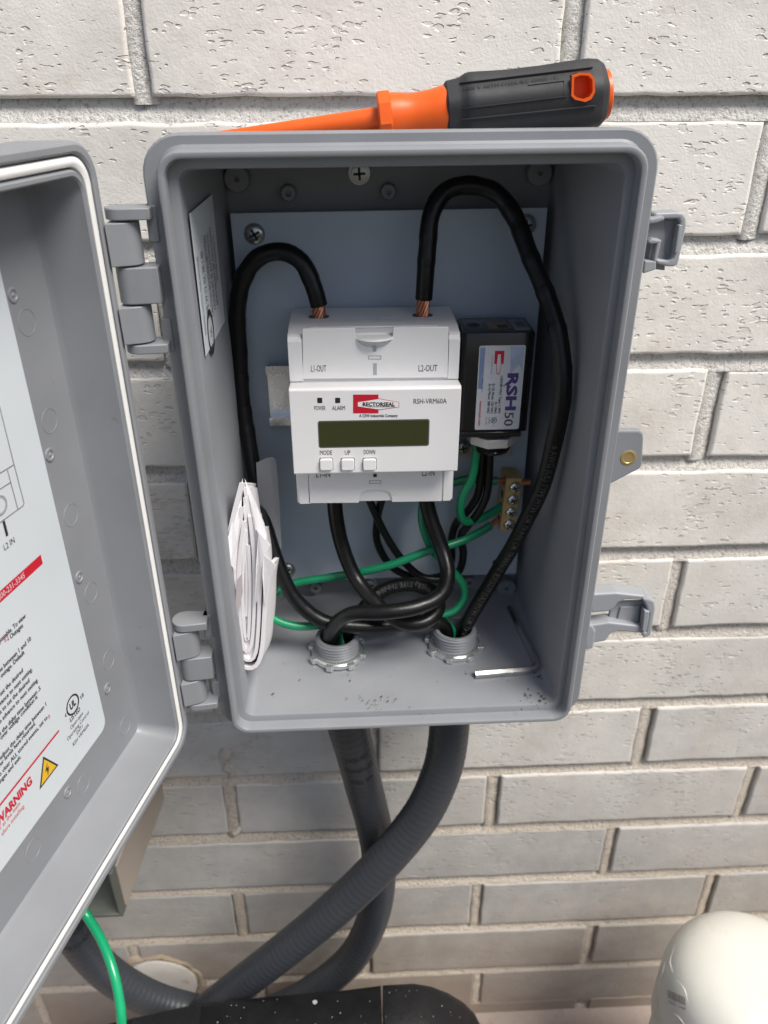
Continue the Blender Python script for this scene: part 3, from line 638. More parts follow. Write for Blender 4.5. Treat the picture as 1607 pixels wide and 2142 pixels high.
ltext('RSH', .665, .32, .765, .215, PURP, .05); ltext('50', .655, .79, .955, .20, INKG, .02)
lflat([(.665, .42), (.56, .475), (.66, .455), (.64, .49), (.70, .47)], PURP, 'logo_bolt', .11)
ltext('120/240 VAC Type 1 SPD', .50, .35, .80, .055, INK, .02); ltext('In 10kA', .42, .665, .80, .055, INK, .02); ltext('(L-G) Mcov: 150 VAC', .335, .44, .80, .055, INK, .02); ltext('(L-L) Mcov: 300 VAC', .255, .44, .80, .055, INK, .02)
ltext('rectorseal.com', .075, .645, .945, .055, RED, .02); ltext('Made in China', .10, .38, .54, .03); ltext('A CSW Industrials Company', .285, .10, .33, .022)
lflat([(.34, .06), (.545, .06), (.545, .21), (.34, .21)], RED, 'logo_block'); lflat([(.40, .09), (.48, .09), (.50, .22), (.475, .33), (.41, .33), (.385, .22)], RED, 'logo_frame', .09); lflat([(.41, .10), (.47, .10), (.488, .22), (.465, .32), (.42, .32), (.397, .22)], STICK2, 'logo_frame', .11)
ltext('RECTORSEAL', .425, .115, .31, .035, INK, .03)
q = MB(); ring(q, LP(.42, .885, LY-.1), 1.35, 1.65, V3(1, 0, 0), V3(0, 0, 1)); q.build('certification_mark', INK, lab, smooth=0); ltext('UL', .39, .865, .905, .06, INK, .03)
ltext('LISTED', .30, .85, .93, .03); ltext('Type 1 SPD', .235, .84, .94, .028); ltext('c', .455, .83, .845, .03); ltext('us', .41, .935, .96, .03)
# stickers and dimple on its top face
q = MB(); q.prism([V3(x, y, zt_+.02) for x, y in ((58.5, -40), (70, -40), (71, -53), (59.5, -53))], V3(0, 0, .1)); q.build('top_sticker', mat('tan_sticker', (.20, .17, .11), .5, var=(500, .5)), spd, smooth=0)
q = MB(); q.prism([V3(x, y, zt_+.02) for x, y in ((71.5, -37), (78.5, -37), (80, -56), (72.5, -56))], V3(0, 0, .1)); bs_ = q.build('barcode_sticker', mat('grey_sticker', (.28, .28, .30), .5, var=(500, .3)), spd, smooth=0)
q = MB()
for k in range(7): q.add([V3(74+k*.6, -42, zt_+.2), V3(74.3+k*.6, -42, zt_+.2), V3(74.9+k*.6, -51, zt_+.2), V3(74.6+k*.6, -51, zt_+.2)], [(0, 1, 2, 3)])
q.build('barcode', INK, bs_, smooth=0)
q = MB(); q.prism([V3(x, y, zt_+.14) for x, y in ((64, -47), (69.5, -47), (69.8, -52), (64.5, -52))], V3(0, 0, .05)); q.build('black_print', INK, spd, smooth=0)
q = MB(); q.lathe(V3(52.5, -46, zt_-.1), (0, 0, 1), [(0, 3.3), (.25, 3.2), (.3, 2.8), (.15, 2.4)], 24); q.build('top_plug', RUBBER, spd)
# mounting foot with screw that shows beside the monitor
q = MB(); a, b = P(948, 942, -26), P(1072, 958, -26); q.box(a[0]-8, b[0], -24, -22, b[2], a[2]+2); ft = q.build('mounting_foot', mat('tan_bracket', (.45, .40, .36), .45), spd, bevel=.4)
screw(spd, P(968, 935, -24), 4.2, ph=.3)

# ------------------------------------------------------------------ earth terminal bar
bar = thing('ground_bar', 'small brass terminal bar with four clamp screws on the panel', 'terminal bar', V3(*P(1070, 1060, -24)))
b0, b1 = P(1077, 1001, -40), P(1061, 1111, -40); ay = nrm(b0-b1); axx = nrm(np.cross(V3(0, 1, 0), ay)); axx = axx if axx[0] > 0 else -axx
q = MB(); c0, hl_ = (b0+b1)/2, np.linalg.norm(b0-b1)/2
q.prism([c0+axx*a+ay*b for a, b in ((-4.6, -hl_), (4.6, -hl_), (4.6, hl_), (-4.6, hl_))], V3(0, 12, 0)); q.build('bar_body', BRASS, bar, smooth=0, bevel=.6)
q = MB(); q.prism([c0+V3(0, 12, 0)+axx*a+ay*b for a, b in ((-4, -hl_*.9), (4, -hl_*.9), (4, hl_*.9), (-4, hl_*.9))], V3(0, 6.5, 0)); q.build('standoff', BRASS, bar, smooth=0)
for k in (.70, .23, -.25, -.72): screw(bar, c0+ay*hl_*k+axx*.6, 3.6, m_=STEEL, ph=k*3, name='clamp_screw')
for k in (.72, .25, -.22, -.7):
    q = MB(); q.lathe(c0+ay*hl_*k-axx*4.55+V3(0, 6, 0), -axx, [(0, 2.6), (.12, 2.5)], 18); q.build('wire_hole', INK, bar)

# ------------------------------------------------------------------ wires
PATHS = {}
def wire(name, label, pts, r, m_, group=None, cat='wire', ends=(), wob=.7, step=2.5, conductors=()):
    pp = []
    for p in pts: pp.append(P(*p[:3]) if len(p) == 3 else V3(*p[1:]))
    sp = spline(pp, step)
    sp = [p+wob*V3(*[noise.noise(Vector((p[0]*.03+k*7, p[1]*.03, p[2]*.03))) for k in range(3)]) for p in sp]
    base = sp[0]
    o = tag(bpy.data.objects.new(name, None), label, cat, group); coll.objects.link(o); o.location = M(base); o.empty_display_size = .01; BASE[o] = base
    q = MB(); q.tube(sp, [r*(1+.035*noise.noise(Vector((i*.11, r, 3.)))) for i in range(len(sp))], 14); q.build('insulation', m_, o)
    PATHS[label] = (sp, r, o)
    for e in conductors:   # stranded copper end leaving a wire end along direction
        a, d, ln, cr = np.array(e[0], float), nrm(np.array(e[1], float)), e[2], e[3]
        u = nrm(np.cross(d, V3(.2, 1, .1))); w = np.cross(d, u)
        for k in range(9):
            ph = k*2*math.pi/9; pts_ = [a+d*ln*t+cr*.82*(math.cos(ph+t*1.6)*u+math.sin(ph+t*1.6)*w) for t in np.linspace(-.15, 1, 7)]
            q = MB(); q.tube(pts_, cr*.30, 6); q.build('copper_strand', COPPER, o)
        q = MB(); q.tube([a-d*.1*ln, a+d*ln], cr*.55, 8); q.build('copper_core', COPPER, o)
    return o
NZ = -199
GRPB = 'heavy black power cables'
a = P(666, 636, -47); b = V3(P(667, 652, -46)[0], -47, ZT-1)
wire('power_cable', 'heavy black cable arching from the L1-OUT terminal down past the paper manual', [(666, 637, -47), (655, 600, -47), (630, 547, -45), (588, 526, -42), (540, 539, -41), (509, 585, -40), (497, 660, -38), (501, 760, -36), (511, 860, -38), (527, 960, -44), (548, 1070, -53), (577, 1170, -61), (615, 1250, -66), (680, 1302, -70), (770, 1313, -69), (850, 1304, -65), (905, 1300, -62), (932, 1312, -61), ('w', 45, -62.5, NZ)], 4.4, CABLE, conductors=[(a, b-a, np.linalg.norm(b-a), 3.1)])
a = P(886, 624, -47); b = V3(P(884, 650, -46)[0], -47, ZT-1)
wire('power_cable', 'heavy black cable arching high from the L2-OUT terminal past the surge protector', [(886, 626, -47), (889, 590, -47), (894, 520, -45), (901, 450, -42), (930, 402, -39), (980, 387, -38), (1035, 402, -40), (1075, 452, -46), (1107, 530, -56), (1145, 620, -68), (1171, 710, -80), (1180, 800, -86), (1168, 890, -86), (1137, 1010, -80), (1096, 1100, -74), (1050, 1180, -68), (1005, 1255, -64), (974, 1315, -62), ('w', 53.5, -61, NZ)], 4.4, CABLE, conductors=[(a, b-a, np.linalg.norm(b-a), 3.1)])
wire('power_cable', 'heavy black cable from the L1-IN terminal coiling in a tight loop', [(700, 1035, -52), (704, 1085, -52), (715, 1140, -52), (745, 1210, -58), (790, 1265, -72), (840, 1300, -82), (885, 1302, -83), (915, 1276, -75), (909, 1242, -62), (865, 1222, -54), (810, 1232, -53), (772, 1262, -58), (742, 1305, -62), ('w', -18, -63, NZ)], 4.4, CABLE)
wire('power_cable', 'heavy black cable from the L2-IN terminal crossing over the coiled loop', [(888, 1035, -52), (903, 1090, -55), (925, 1150, -60), (936, 1200, -70), (920, 1245, -82), (870, 1270, -90), (800, 1281, -92), (738, 1284, -88), (702, 1308, -77), ('w', -28, -68, -193), ('w', -28, -67, NZ)], 4.4, CABLE)
wire('thin_lead', 'thin black lead from surge protector hanging between green loop and kinked lead', [('w', P(1006, 955, -46)[0], -46, zb_-12), (1003, 1020, -44), (985, 1060, -42), (955, 1095, -40), (945, 1130, -36), (944, 1175, -32), (925, 1205, -33), (870, 1208, -34), (820, 1185, -34), (790, 1135, -34), (790, 1085, -36), (803, 1035, -40)], 2.35, CABLE2)
wire('thin_lead', 'thin black lead from surge protector kinked beside the brass terminal bar', [('w', P(1022, 955, -46)[0], -46, zb_-12), (1021, 1020, -46), (1005, 1065, -46), (975, 1105, -44), (965, 1122, -42), (970, 1160, -38), (958, 1198, -38), (920, 1212, -40), (880, 1205, -40), (840, 1168, -40), (800, 1105, -40), (768, 1035, -42)], 2.35, CABLE2)
gb1 = c0+ay*hl_*-.22-axx*5; gb2 = c0+ay*hl_*.72-axx*5; gb3 = c0+ay*hl_*-.7-axx*5
W_ = lambda p: ('w', p[0], p[1], p[2])
wire('earth_wire', 'green wire looping from surge protector to the brass terminal bar', [('w', P(996, 955, -46)[0], -48, zb_-12), (987, 1000, -50), (968, 1035, -50), (963, 1070, -50), (972, 1090, -48), (992, 1089, -44), (1015, 1080, -40), W_(gb1+V3(0, 5, 0))], 2.45, GREEN)
e2 = gb2+V3(-3.5, 5.5, .5)
wire('earth_wire', 'green wire from top of brass bar passing behind the white monitor', [W_(e2), (1015, 1006, -34), (985, 1001, -32), (945, 1010, -32), (900, 1025, -34), (884, 1065, -40), (888, 1110, -44), (908, 1155, -46), (942, 1190, -46), (969, 1225, -48), (971, 1255, -52), (950, 1280, -56), (918, 1292, -58), (932, 1302, -60), ('w', 49, -60, -194), ('w', 49, -61, NZ)], 2.5, GREEN, conductors=[(e2, V3(1, .1, .1), 4, 1.6), (gb2+axx*9.8+V3(0, 5.5, 0), V3(1, -.1, .05), 6, 1.7)])
e3 = P(1026, 1099, -36)
wire('earth_wire', 'long green wire crossing the panel from brass bar towards the paper manual', [W_(e3), (1000, 1116, -40), (960, 1134, -46), (890, 1154, -50), (820, 1180, -50), (760, 1195, -48), (690, 1207, -46), (620, 1220, -46), (582, 1236, -50), (562, 1260, -56), (560, 1283, -62), (590, 1303, -66), (640, 1311, -66), (720, 1300, -60), (800, 1288, -56), (850, 1286, -56), (800, 1300, -58), ('w', -18, -60, -190), ('w', -20, -68, NZ)], 2.5, GREEN, conductors=[(e3, gb3+V3(0, 5, 0)-e3, np.linalg.norm(gb3+V3(0, 5, 0)-e3), 1.5)])
# cut insulation collars, raised tape turns on the two upper cables
def arc_frames(sp): 
    fr = frames(sp); s = [0]
    for i in range(1, len(sp)): s.append(s[-1]+np.linalg.norm(sp[i]-sp[i-1]))
    return fr, s
for key, rngs in (('heavy black cable arching from the L1-OUT terminal down past the paper manual', (.04, .42)), ('heavy black cable arching high from the L2-OUT terminal past the surge protector', (.05, .52))):
    sp, r, o = PATHS[key]; fr, s = arc_frames(sp); t0 = rngs[0]*s[-1]
    q = MB(); L_ = (rngs[1]-rngs[0])*s[-1]; k = t0
    while k < t0+L_:
        i = min(range(len(s)), key=lambda j: abs(s[j]-k)); seg = sp[max(0, i-1):i+3]
        if len(seg) > 2: q.tube(seg, [r+.05, r+.22+random.uniform(0, .2), r+.18, r+.05][:len(seg)], 14)
        k += random.uniform(9, 19)
    q.build('tape_turn', CABLE, o)
# surface print along the right cable
def wire_text(key, s, s0, cap, rot, m_, step=None):
    sp, r, o = PATHS[key]; fr, S = arc_frames(sp); v, f = glyphs(s); x0 = min(p[0] for p in v); sy = cap/CAPH
    vs = []
    for p in v:
        d = s0+(p[0]-x0)*sy*.9; i = max(0, min(len(S)-2, np.searchsorted(S, d)-1)); t = (d-S[i])/(S[i+1]-S[i]); c = sp[i]*(1-t)+sp[i+1]*t; tt = fr[i][3]
        vw = nrm(CP-c); vw = nrm(vw-tt*np.dot(vw, tt)); sd = np.cross(tt, vw)
        a = rot+(p[1]*sy-cap/2)/r; vs.append(c+(r*1.055)*(math.cos(a)*vw-math.sin(a)*sd))
    q = MB(); q.add(vs, f); return q.build('printed_text', m_, o, smooth=0)
CPRINT = mat('cable_print', (.07, .07, .07), .6)
key = 'heavy black cable arching high from the L2-OUT terminal past the surge protector'
tot = arc_frames(PATHS[key][0])[1][-1]
wire_text(key, '6 AWG (UL) TYPE MTW OR THHN OR THWN-2  E315239 (UL) MTW OR THWN-2 OR THHN', tot*.58, 3.2, .25, CPRINT)
key = 'heavy black cable from the L1-IN terminal coiling in a tight loop'
wire_text(key, '(UL) TYPE THHN OR GASOLINE', arc_frames(PATHS[key][0])[1][-1]*.66, 3.0, 0., CPRINT)

# ------------------------------------------------------------------ conduit connectors through the floor of the box
FZ = Lc(0, -64, -139.0)[2]
def connector(cx, cy, label):
    t = thing('conduit_connector', label, 'connector', V3(cx, cy, FZ-30), 'threaded conduit connectors')
    z0 = FZ+.4
    q = MB(); pr = [(-.5, 13.2)]+[(4+.0+k*1.0, 13.3-.9*(k % 2)) for k in range(10)]+[(13.6, 12.6), (14.2, 12.0), (14.2, 10.6), (13.6, 10.2), (-6, 10.0)]
    q.lathe(V3(cx, cy, z0), (0, 0, 1), pr, 48, cap=(False, False)); q.build('threaded_nipple', GREYD, t, smooth=25)
    def lug(a): k = (a*8/(2*math.pi)) % 1; return 1.0 if k < .62 else 1.13
    q = MB(); q.lathe(V3(cx, cy, z0), (0, 0, 1), [(0, 15.6), (.2, 15.9), (2.9, 15.9), (3.5, 15.3), (3.9, 14.2), (3.9, 13)], 96, mod=None, cap=(False, False)); ln_ = q.build('lock_nut', ZINC, t, smooth=30)
    for k in range(8):
        a = k*math.pi/4+.5; e = V3(math.cos(a), math.sin(a), 0); p = V3(-e[1], e[0], 0); cc = V3(cx, cy, z0)
        q = MB(); q.prism([cc+e*15+p*2.6, cc+e*18.2+p*1.9, cc+e*18.2-p*1.9, cc+e*15-p*2.6], V3(0, 0, 3.7)); q.build('lug', ZINC, t, smooth=0, bevel=.5)
    q = MB(); q.lathe(V3(cx, cy, FZ-3.2), (0, 0, -1), [(0, 17), (4, 17), (4, 16), (20, 15.5), (24, 14.8), (26, 13.4)], 40); q.build('outer_gland', CONDUIT, t)
    return t
connector(-23, -66, 'grey threaded connector with steel lock nut nearer the paper manual')
connector(48.8, -62, 'grey threaded connector with steel lock nut beside the hex key')

# ------------------------------------------------------------------ flexible conduits below
def conduit(label, pts, r=13.2):
    pp = [P(*p[:3]) if len(p) == 3 else V3(*p[1:]) for p in pts]; sp = spline(pp, 1.3)
    base = sp[-1]
    o = thing('flexible_conduit', label, 'conduit', base, 'grey flexible conduits')
    q = MB(); q.tube(sp, [r+(-.20 if i % 4 == 0 else .03) for i in range(len(sp))], 28); q.build('jacket', CONDUIT, o, smooth=80); PATHS[label] = (sp, r, o); return o
conduit('grey flexible conduit dropping straight then curling left under the box', [('w', -23, -66, FZ-20), ('w', -23, -66, FZ-36), (740, 1560, -62), (760, 1640, -54), (785, 1740, -44), (794, 1830, -38), (780, 1920, -36), (735, 2005, -36), (650, 2075, -38), (560, 2120, -40), (480, 2145, -42)])
conduit('grey flexible conduit sweeping diagonally left across the other conduit', [('w', 48.8, -62, FZ-20), ('w', 48.8, -62, FZ-36), (936, 1560, -66), (918, 1630, -70), (878, 1710, -74), (800, 1805, -78), (700, 1902, -80), (600, 1985, -80), (500, 2062, -78), (420, 2125, -76), (340, 2190, -74)])
conduit('grey flexible conduit curving out from behind the open door', [(95, 1850, -62), (130, 1915, -64), (180, 1990, -66), (245, 2050, -68), (330, 2095, -68), (430, 2122, -68), (540, 2150, -66)])
IPR = mat('dark_conduit_print', (.012, .012, .014), .6)
key = 'grey flexible conduit curving out from behind the open door'
for k, (s, dx) in enumerate((('(UL)', 22), ('MADE IN U', 34), ('LIQUID TIGHT', 46), ('CONDUIT', 58))):
    sp, r, o = PATHS[key]; fr, S = arc_frames(sp); d = dx; i = np.searchsorted(S, d); c = sp[i]; tt = fr[i][3]; vw = nrm(CP-c); vw = nrm(vw-tt*np.dot(vw, tt)); sd = np.cross(tt, vw)
    def fn(x, y, c=c, tt=tt, vw=vw, sd=sd): a = x/r; return c+tt*(-y)+(r+.35)*(math.cos(a)*vw+math.sin(a)*sd)
    text(s, None, None, None, None, 4.2, .5, m_=IPR, parent=o, fn=fn)
key = 'grey flexible conduit dropping straight then curling left under the box'
for s, dx in (('LIQUID', 62), ('CONDUIT', 74), ('(UL) 3/4', 86)):
    sp, r, o = PATHS[key]; fr, S = arc_frames(sp); i = np.searchsorted(S, dx); c = sp[i]; tt = fr[i][3]; vw = nrm(CP-c); vw = nrm(vw-tt*np.dot(vw, tt)); sd = np.cross(tt, vw)
    def fn(x, y, c=c, tt=tt, vw=vw, sd=sd): a = x/r; return c+tt*(-y)+(r+.35)*(math.cos(a)*vw-math.sin(a)*sd)
    text(s, None, None, None, None, 4.0, .5, m_=IPR, parent=o, fn=fn)

# ------------------------------------------------------------------ hex key lying on the box floor
KZ = FZ+2.0
k0, k1, k2 = PZ(1066, 1272, KZ), PZ(1128, 1400, KZ), PZ(994, 1411, KZ)
pts = [k0, k0*.5+k1*.5, k1+nrm(k0-k1)*7]+[k1+nrm(k0-k1)*(7-7*t)*(1-t)+nrm(k2-k1)*7*t*t*1. for t in (.35, .6, .85)]+[k1+nrm(k2-k1)*7, k2*.5+k1*.5, k2]
q = MB(); q.tube(pts, 2.3, 6); hk = q.build('hex_key', STEEL, None, base=k1, smooth=25)
tag(hk, 'steel hex key lying in the corner of the box floor', 'hex key')

# ------------------------------------------------------------------ folded instruction sheets
pap = thing('folded_manual', 'folded white paper manual tucked against the left wall of the box', 'paper', P(525, 1402, -104))
def sheet(pts, Y, depth, dx=0, m_=PAPER, th=.35, dz=0):
    pp = spline([P(x, y, Y) for x, y in pts], 4)
    q = MB(); n = len(pp); fr = frames(pp); rg = []
    for i, p in enumerate(pp):
        t = fr[i][3]; nn_ = nrm(np.cross(t, V3(0, 1, 0))); cr = .8*noise.noise(Vector((i*.09, Y*.3, pts[0][0]*.02)))
        bk = V3(dx, depth, dz-.52*depth)+nn_*cr
        rg.append([p-nn_*th/2, p+nn_*th/2, p+nn_*th/2+bk*.5+nn_*cr*.6, p+nn_*th/2+bk, p-nn_*th/2+bk, p-nn_*th/2+bk*.5+nn_*cr*.6])
    q.rings(rg); return q.build('sheet', m_, pap, smooth=50)
sheet([(506, 1010), (486, 1090), (473, 1168), (480, 1260), (488, 1340), (497, 1381), (511, 1396), (527, 1398), (541, 1385), (549, 1350), (553, 1290), (557, 1220), (563, 1182)], -103, 42, th=2.3)
sheet([(507, 1060), (488, 1180), (492, 1270), (499, 1348), (509, 1376), (524, 1382), (535, 1366), (540, 1320), (543, 1250), (546, 1180), (538, 1110)], -102.4, 40, th=1.9)
sheet([(510, 1090), (500, 1190), (501, 1280), (507, 1345), (516, 1364), (526, 1350), (531, 1290), (532, 1220), (530, 1150), (522, 1080)], -102, 38, th=1.8)
sheet([(513, 1110), (508, 1200), (509, 1280), (513, 1330), (519, 1338), (522, 1290), (523, 1220), (520, 1140)], -101.6, 36, th=1.7)
sheet([(512, 1040), (516, 1130), (516, 1220), (516, 1290)], -101.2, 34, th=1.5)
sheet([(474, 1178), (486, 1230), (491, 1290)], -103.6, 30, th=.9)
sheet([(512, 1020), (522, 1080), (537, 1140), (537, 1200)], -101, 36, th=1.6)
def leaf(pts, m_=PAPER, th=.35):
    """a loose corner of paper facing outwards; every point has its own depth"""
    q = MB(); q.prism([P(*p) for p in pts], V3(0, th, 0)); return q.build('sheet', m_, pap, smooth=0)
leaf([(508, 1000, -98), (487, 1085, -103), (466, 1168, -107), (482, 1180, -106), (493, 1196, -105), (497, 1140, -105), (505, 1070, -102)])
leaf([(512, 1002, -98), (536, 1055, -101), (553, 1095, -103), (558, 1120, -104), (556, 1142, -105), (540, 1118, -104), (526, 1065, -101)])
leaf([(541, 1112, -104), (566, 1141, -106), (552, 1164, -106), (546, 1190, -106), (538, 1260, -105.5), (534, 1260, -105), (536, 1180, -105)])
leaf([(552, 1160, -106), (578, 1183, -107), (566, 1215, -106), (559, 1262, -105), (553, 1262, -105), (549, 1200, -106)])
leaf([(512, 1040, -97), (528, 1085, -98), (541, 1150, -98.5), (545, 1230, -99), (543, 1310, -99.5), (533, 1366, -100), (518, 1384, -100), (506, 1365, -100), (502, 1300, -99.5), (508, 1200, -99), (510, 1110, -98)])
leaf([(497, 1080, -100), (507, 1060, -100), (508, 1180, -102), (502, 1300, -103), (500, 1365, -103), (488, 1330, -102.5), (482, 1240, -102)])
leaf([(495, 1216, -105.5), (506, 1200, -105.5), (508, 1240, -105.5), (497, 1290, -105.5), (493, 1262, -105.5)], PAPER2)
q = MB(); q.prism([P(x, y, -56) for x, y in ((536, 968), (558, 958), (566, 964), (574, 1060), (578, 1150), (545, 1120))], V3(3, 1, 0)); q.build('cover_sheet', mat('pale_sheet', (.24, .25, .27), .5), pap, smooth=0)

# ------------------------------------------------------------------ screwdriver on top of the box
AY = -60
s1, s0_, sl_ = P(1262, 198, AY), P(935, 232, AY), P(490, 286, AY)
ad_ = nrm(s1-s0_)
sd_ = thing('screwdriver', 'orange and charcoal insulated screwdriver lying on top of the box', 'screwdriver', P(1090, 270, AY))
Lh = np.linalg.norm(s1-s0_)
def tri_mod(a): return 1+.035*math.cos(6*a)
q = MB(); pr = [(-1, 10.6), (0, 11.8), (4.5, 12.4), (5.5, 12.6), (8, 13.9), (10, 14.3), (24, 13.7), (40, 13.9), (54, 14.6), (60, 14.7), (64, 14.1), (66.5, 12.4), (67.5, 10.5)]
k_ = Lh/67.5*1.0
hh_ = [h for h, r in pr]; fin = sorted(set(hh_+list(np.arange(0, 67, 1.4)))); fin = [h for i, h in enumerate(fin) if i == 0 or h-fin[i-1] > .3]
q.lathe(s0_, ad_, [(h*k_, .97*np.interp(h, hh_, [r for h_2, r in pr])) for h in fin], 90, mod=tri_mod); hd = q.build('handle', RUBBER, sd_, smooth=30)
q = MB(); q.lathe(s1, ad_, [(-3, 9.8), (.2, 10.0), (1.6, 9.8), (2.2, 8.6), (2.3, 6)], 40); q.build('end_cap', ORANGE, sd_)
q = MB(); q.lathe(s0_, -ad_, [(-2, 10.6), (.5, 10.5), (6, 9.4), (13, 8.6), (17, 8.6), (20, 9.2), (24.5, 9.6)], 40, cap=(True, True)); q.build('neck', ORANGE, sd_)
q = MB(); q.lathe(s0_-ad_*24.4, -ad_, [(0, 9.6), (.6, 10.4), (5.2, 10.4), (5.9, 9.4), (6, 5)], 24, mod=lambda a: 1+.03*(1 if math.cos(8*a) > 0 else -1)); q.build('collar', ORANGE, sd_, smooth=25)
se = s0_-ad_*30; dd_ = nrm(sl_-se)
q = MB(); q.lathe(se, dd_, [(0, 4.6), (10, 4.3), (40, 3.6), (66, 3.1), (82, 2.9), (83, 2.2)], 24); q.build('insulated_shaft', ORANGE, sd_)
q = MB(); q.lathe(se+dd_*82, dd_, [(0, 2.1), (14, 2.0), (16, 1.2)], 16); q.build('blade', STEEL, sd_)
# hanging hole: raised orange frame with a deep orange pocket facing outwards
def hflat(x, y, off):   # on the handle's front skin plane
    p = P(x, y, AY-FYH); return V3(p[0], AY-off, p[2])
FYH = 13.6
fo = [(1196, 158), (1212, 152), (1233, 152), (1242, 163), (1244, 192), (1236, 207), (1224, 213), (1202, 208), (1194, 200)]
fi = [(1200, 162), (1214, 157), (1230, 158), (1238, 166), (1239, 190), (1232, 202), (1221, 207), (1205, 203), (1199, 197)]
q = MB(); n_ = len(fo); q.rings([[hflat(x, y, FYH-1) for x, y in fo], [hflat(x, y, FYH+1.1) for x, y in fo], [hflat(x, y, FYH+1.1) for x, y in fi], [hflat(x, y, 7.5) for x, y in fi]], cap=(False, True)); q.build('hanging_hole', ORANGE, hd, smooth=20)
q = MB(); q.prism([hflat(x, y, 30) for x, y in fo], V3(0, 23.5, 0)); cut = q.build('cut', EMBOSS, sd_, smooth=0)
bo = hd.modifiers.new('hole', 'BOOLEAN'); bo.object = cut; bo.operation = 'DIFFERENCE'; bo.solver = 'EXACT'
bpy.context.view_layer.update(); dg = bpy.context.evaluated_depsgraph_get(); nm_ = bpy.data.meshes.new_from_object(hd.evaluated_get(dg))
hd.modifiers.clear(); hd.data = nm_; bpy.data.objects.remove(cut); nm_.set_sharp_from_angle(angle=math.radians(30))
# moulded ridges and marks follow the round grip
hprof = [(h*k_, r*.97) for h, r in pr]
def hs(x, y, lift=.12):
    """photo pixel -> point on the skin of the grip"""
    off = 12.
    for _ in range(6):
        p = P(x, y, AY-off); rel = p-s0_; t = np.dot(rel, ad_); r = np.interp(t, [h for h, _r in hprof], [_r for h, _r in hprof]); h = (rel-ad_*t)[2]
        off = math.sqrt(max(r*r-h*h, 4))
    ang = math.atan2(h, off); return P(x, y, AY-off)+(lift+.30)*V3(0, -math.cos(ang), math.sin(ang))
def hline(a, b, w=3.):
    q = MB(); rg = []
    for t in np.linspace(0, 1, 14):
        x, y = a[0]+(b[0]-a[0])*t, a[1]+(b[1]-a[1])*t; dxy = (0, w/2) if abs(b[0]-a[0]) > abs(b[1]-a[1]) else (w/2, 0)
        rg.append([hs(x-dxy[0], y-dxy[1], -.6), hs(x-dxy[0]*.6, y-dxy[1]*.6, .25), hs(x+dxy[0]*.6, y+dxy[1]*.6, .25), hs(x+dxy[0], y+dxy[1], -.6)])
    q.rings(rg, closed=False, cap=(False, False)); return q.build('grip_ridge', RUBBER, hd, smooth=50)
hline((962, 174), (1240, 141)); hline((967, 227), (1186, 201)); hline((965, 250), (1247, 221)); hline((1105, 178), (1180, 169)); hline((1180, 170), (1181, 199))
for s_, a, b, h in (('1000 V ASTM F1505-IEC 60900 - C', (970, 191), (1168, 165), 8), ('WARNING: INSPECT TOOL BEFORE EACH USE', (990, 233), (1158, 213), 5.5), ('DESTROY TOOL IF DAMAGED KEEP CLEAN AND DRY', (993, 245), (1194, 222), 5.5)):
    wpx = math.hypot(b[0]-a[0], b[1]-a[1]); ux, uy = (b[0]-a[0])/wpx, (b[1]-a[1])/wpx
    text(s_, None, None, None, wpx, h, 0, m_=EMBOSS, parent=hd, name='embossed_text', fn=lambda x, y, a=a, ux=ux, uy=uy: hs(a[0]+ux*x+uy*y, a[1]+uy*x-ux*y, -.1))
q = MB()
def hring(cx, cy, r0, r1, n=18, sq=False):
    vs = []; fs = []
    for k in range(n): t = 2*math.pi*k/n; vs += [hs(cx+r0*math.cos(t), cy+r0*math.sin(t), -.1), hs(cx+r1*math.cos(t), cy+r1*math.sin(t), -.1)]
    for k in range(n): j = (k+1) % n; fs.append((2*k, 2*k+1, 2*j+1, 2*j))
    q.add(vs, fs)
for x, y in ((1000, 202), (1020, 200), (1041, 198)): hring(x, y, 7.5, 9.2)
for x, y in ((1020, 200), (1041, 198)): q.add([hs(x-6, y-6, -.1), hs(x-4.5, y-7, -.1), hs(x+6, y+6, -.1), hs(x+4.5, y+7, -.1)], [(0, 1, 2, 3)])
for x, y, h in ((982, 205, 10), (983, 238, 7)): hring(x, y, h*.8, h, 3)
q.build('embossed_symbols', EMBOSS, hd, smooth=0)

# ------------------------------------------------------------------ things low on the wall
# capped core hole
pc = P(335, 2056, 0); plug = thing('core_hole_plug', 'round white plug sealing a rough hole bored in the bricks', 'plug', V3(pc[0], 0, pc[2]))
PR_ = 36.
q = MB(); q.lathe(pc+V3(0, 4, 0), (0, -1, 0), [(0, PR_), (6, PR_-.6), (6.6, PR_-1.6), (6.4, PR_*.5)], 48, mod=lambda a: 1+.012*math.sin(5*a+1)); q.build('disc', mat('plug_white', (.58, .55, .50), .7, bump=(80, .8), var=(40, .15), stain=(30, (.36, .24, .14), .58, .72)), plug)
q = MB(); rg = []
for i in range(72):
    a = 2*math.pi*i/72; e = V3(math.cos(a), 0, math.sin(a)); jag = 3.2*noise.noise(Vector((math.cos(a)*2.2, math.sin(a)*2.2, 4)))+1.6*noise.noise(Vector((math.cos(a)*8, math.sin(a)*8, 2)))
    w = 7+4*noise.noise(Vector((math.cos(a)*3, math.sin(a)*3, 9)))
    rg.append([pc+e*(PR_+.3+jag*.2)+V3(0, 6, 0), pc+e*(PR_+.6+abs(jag)*.4)+V3(0, -.8+jag*.3, 0), pc+e*(PR_+w*.55+jag)+V3(0, -1.6+jag*.3, 0), pc+e*(PR_+w+jag)+V3(0, 1.5, 0), pc+e*(PR_+w+jag)+V3(0, 6, 0)])
rg.append(rg[0]); q.rings(rg, cap=(False, False)); q.build('mortar_ring', mat('rough_patch', (.36, .29, .21), .95, bump=(350, 2.), var=(90, .4)), plug, smooth=50)
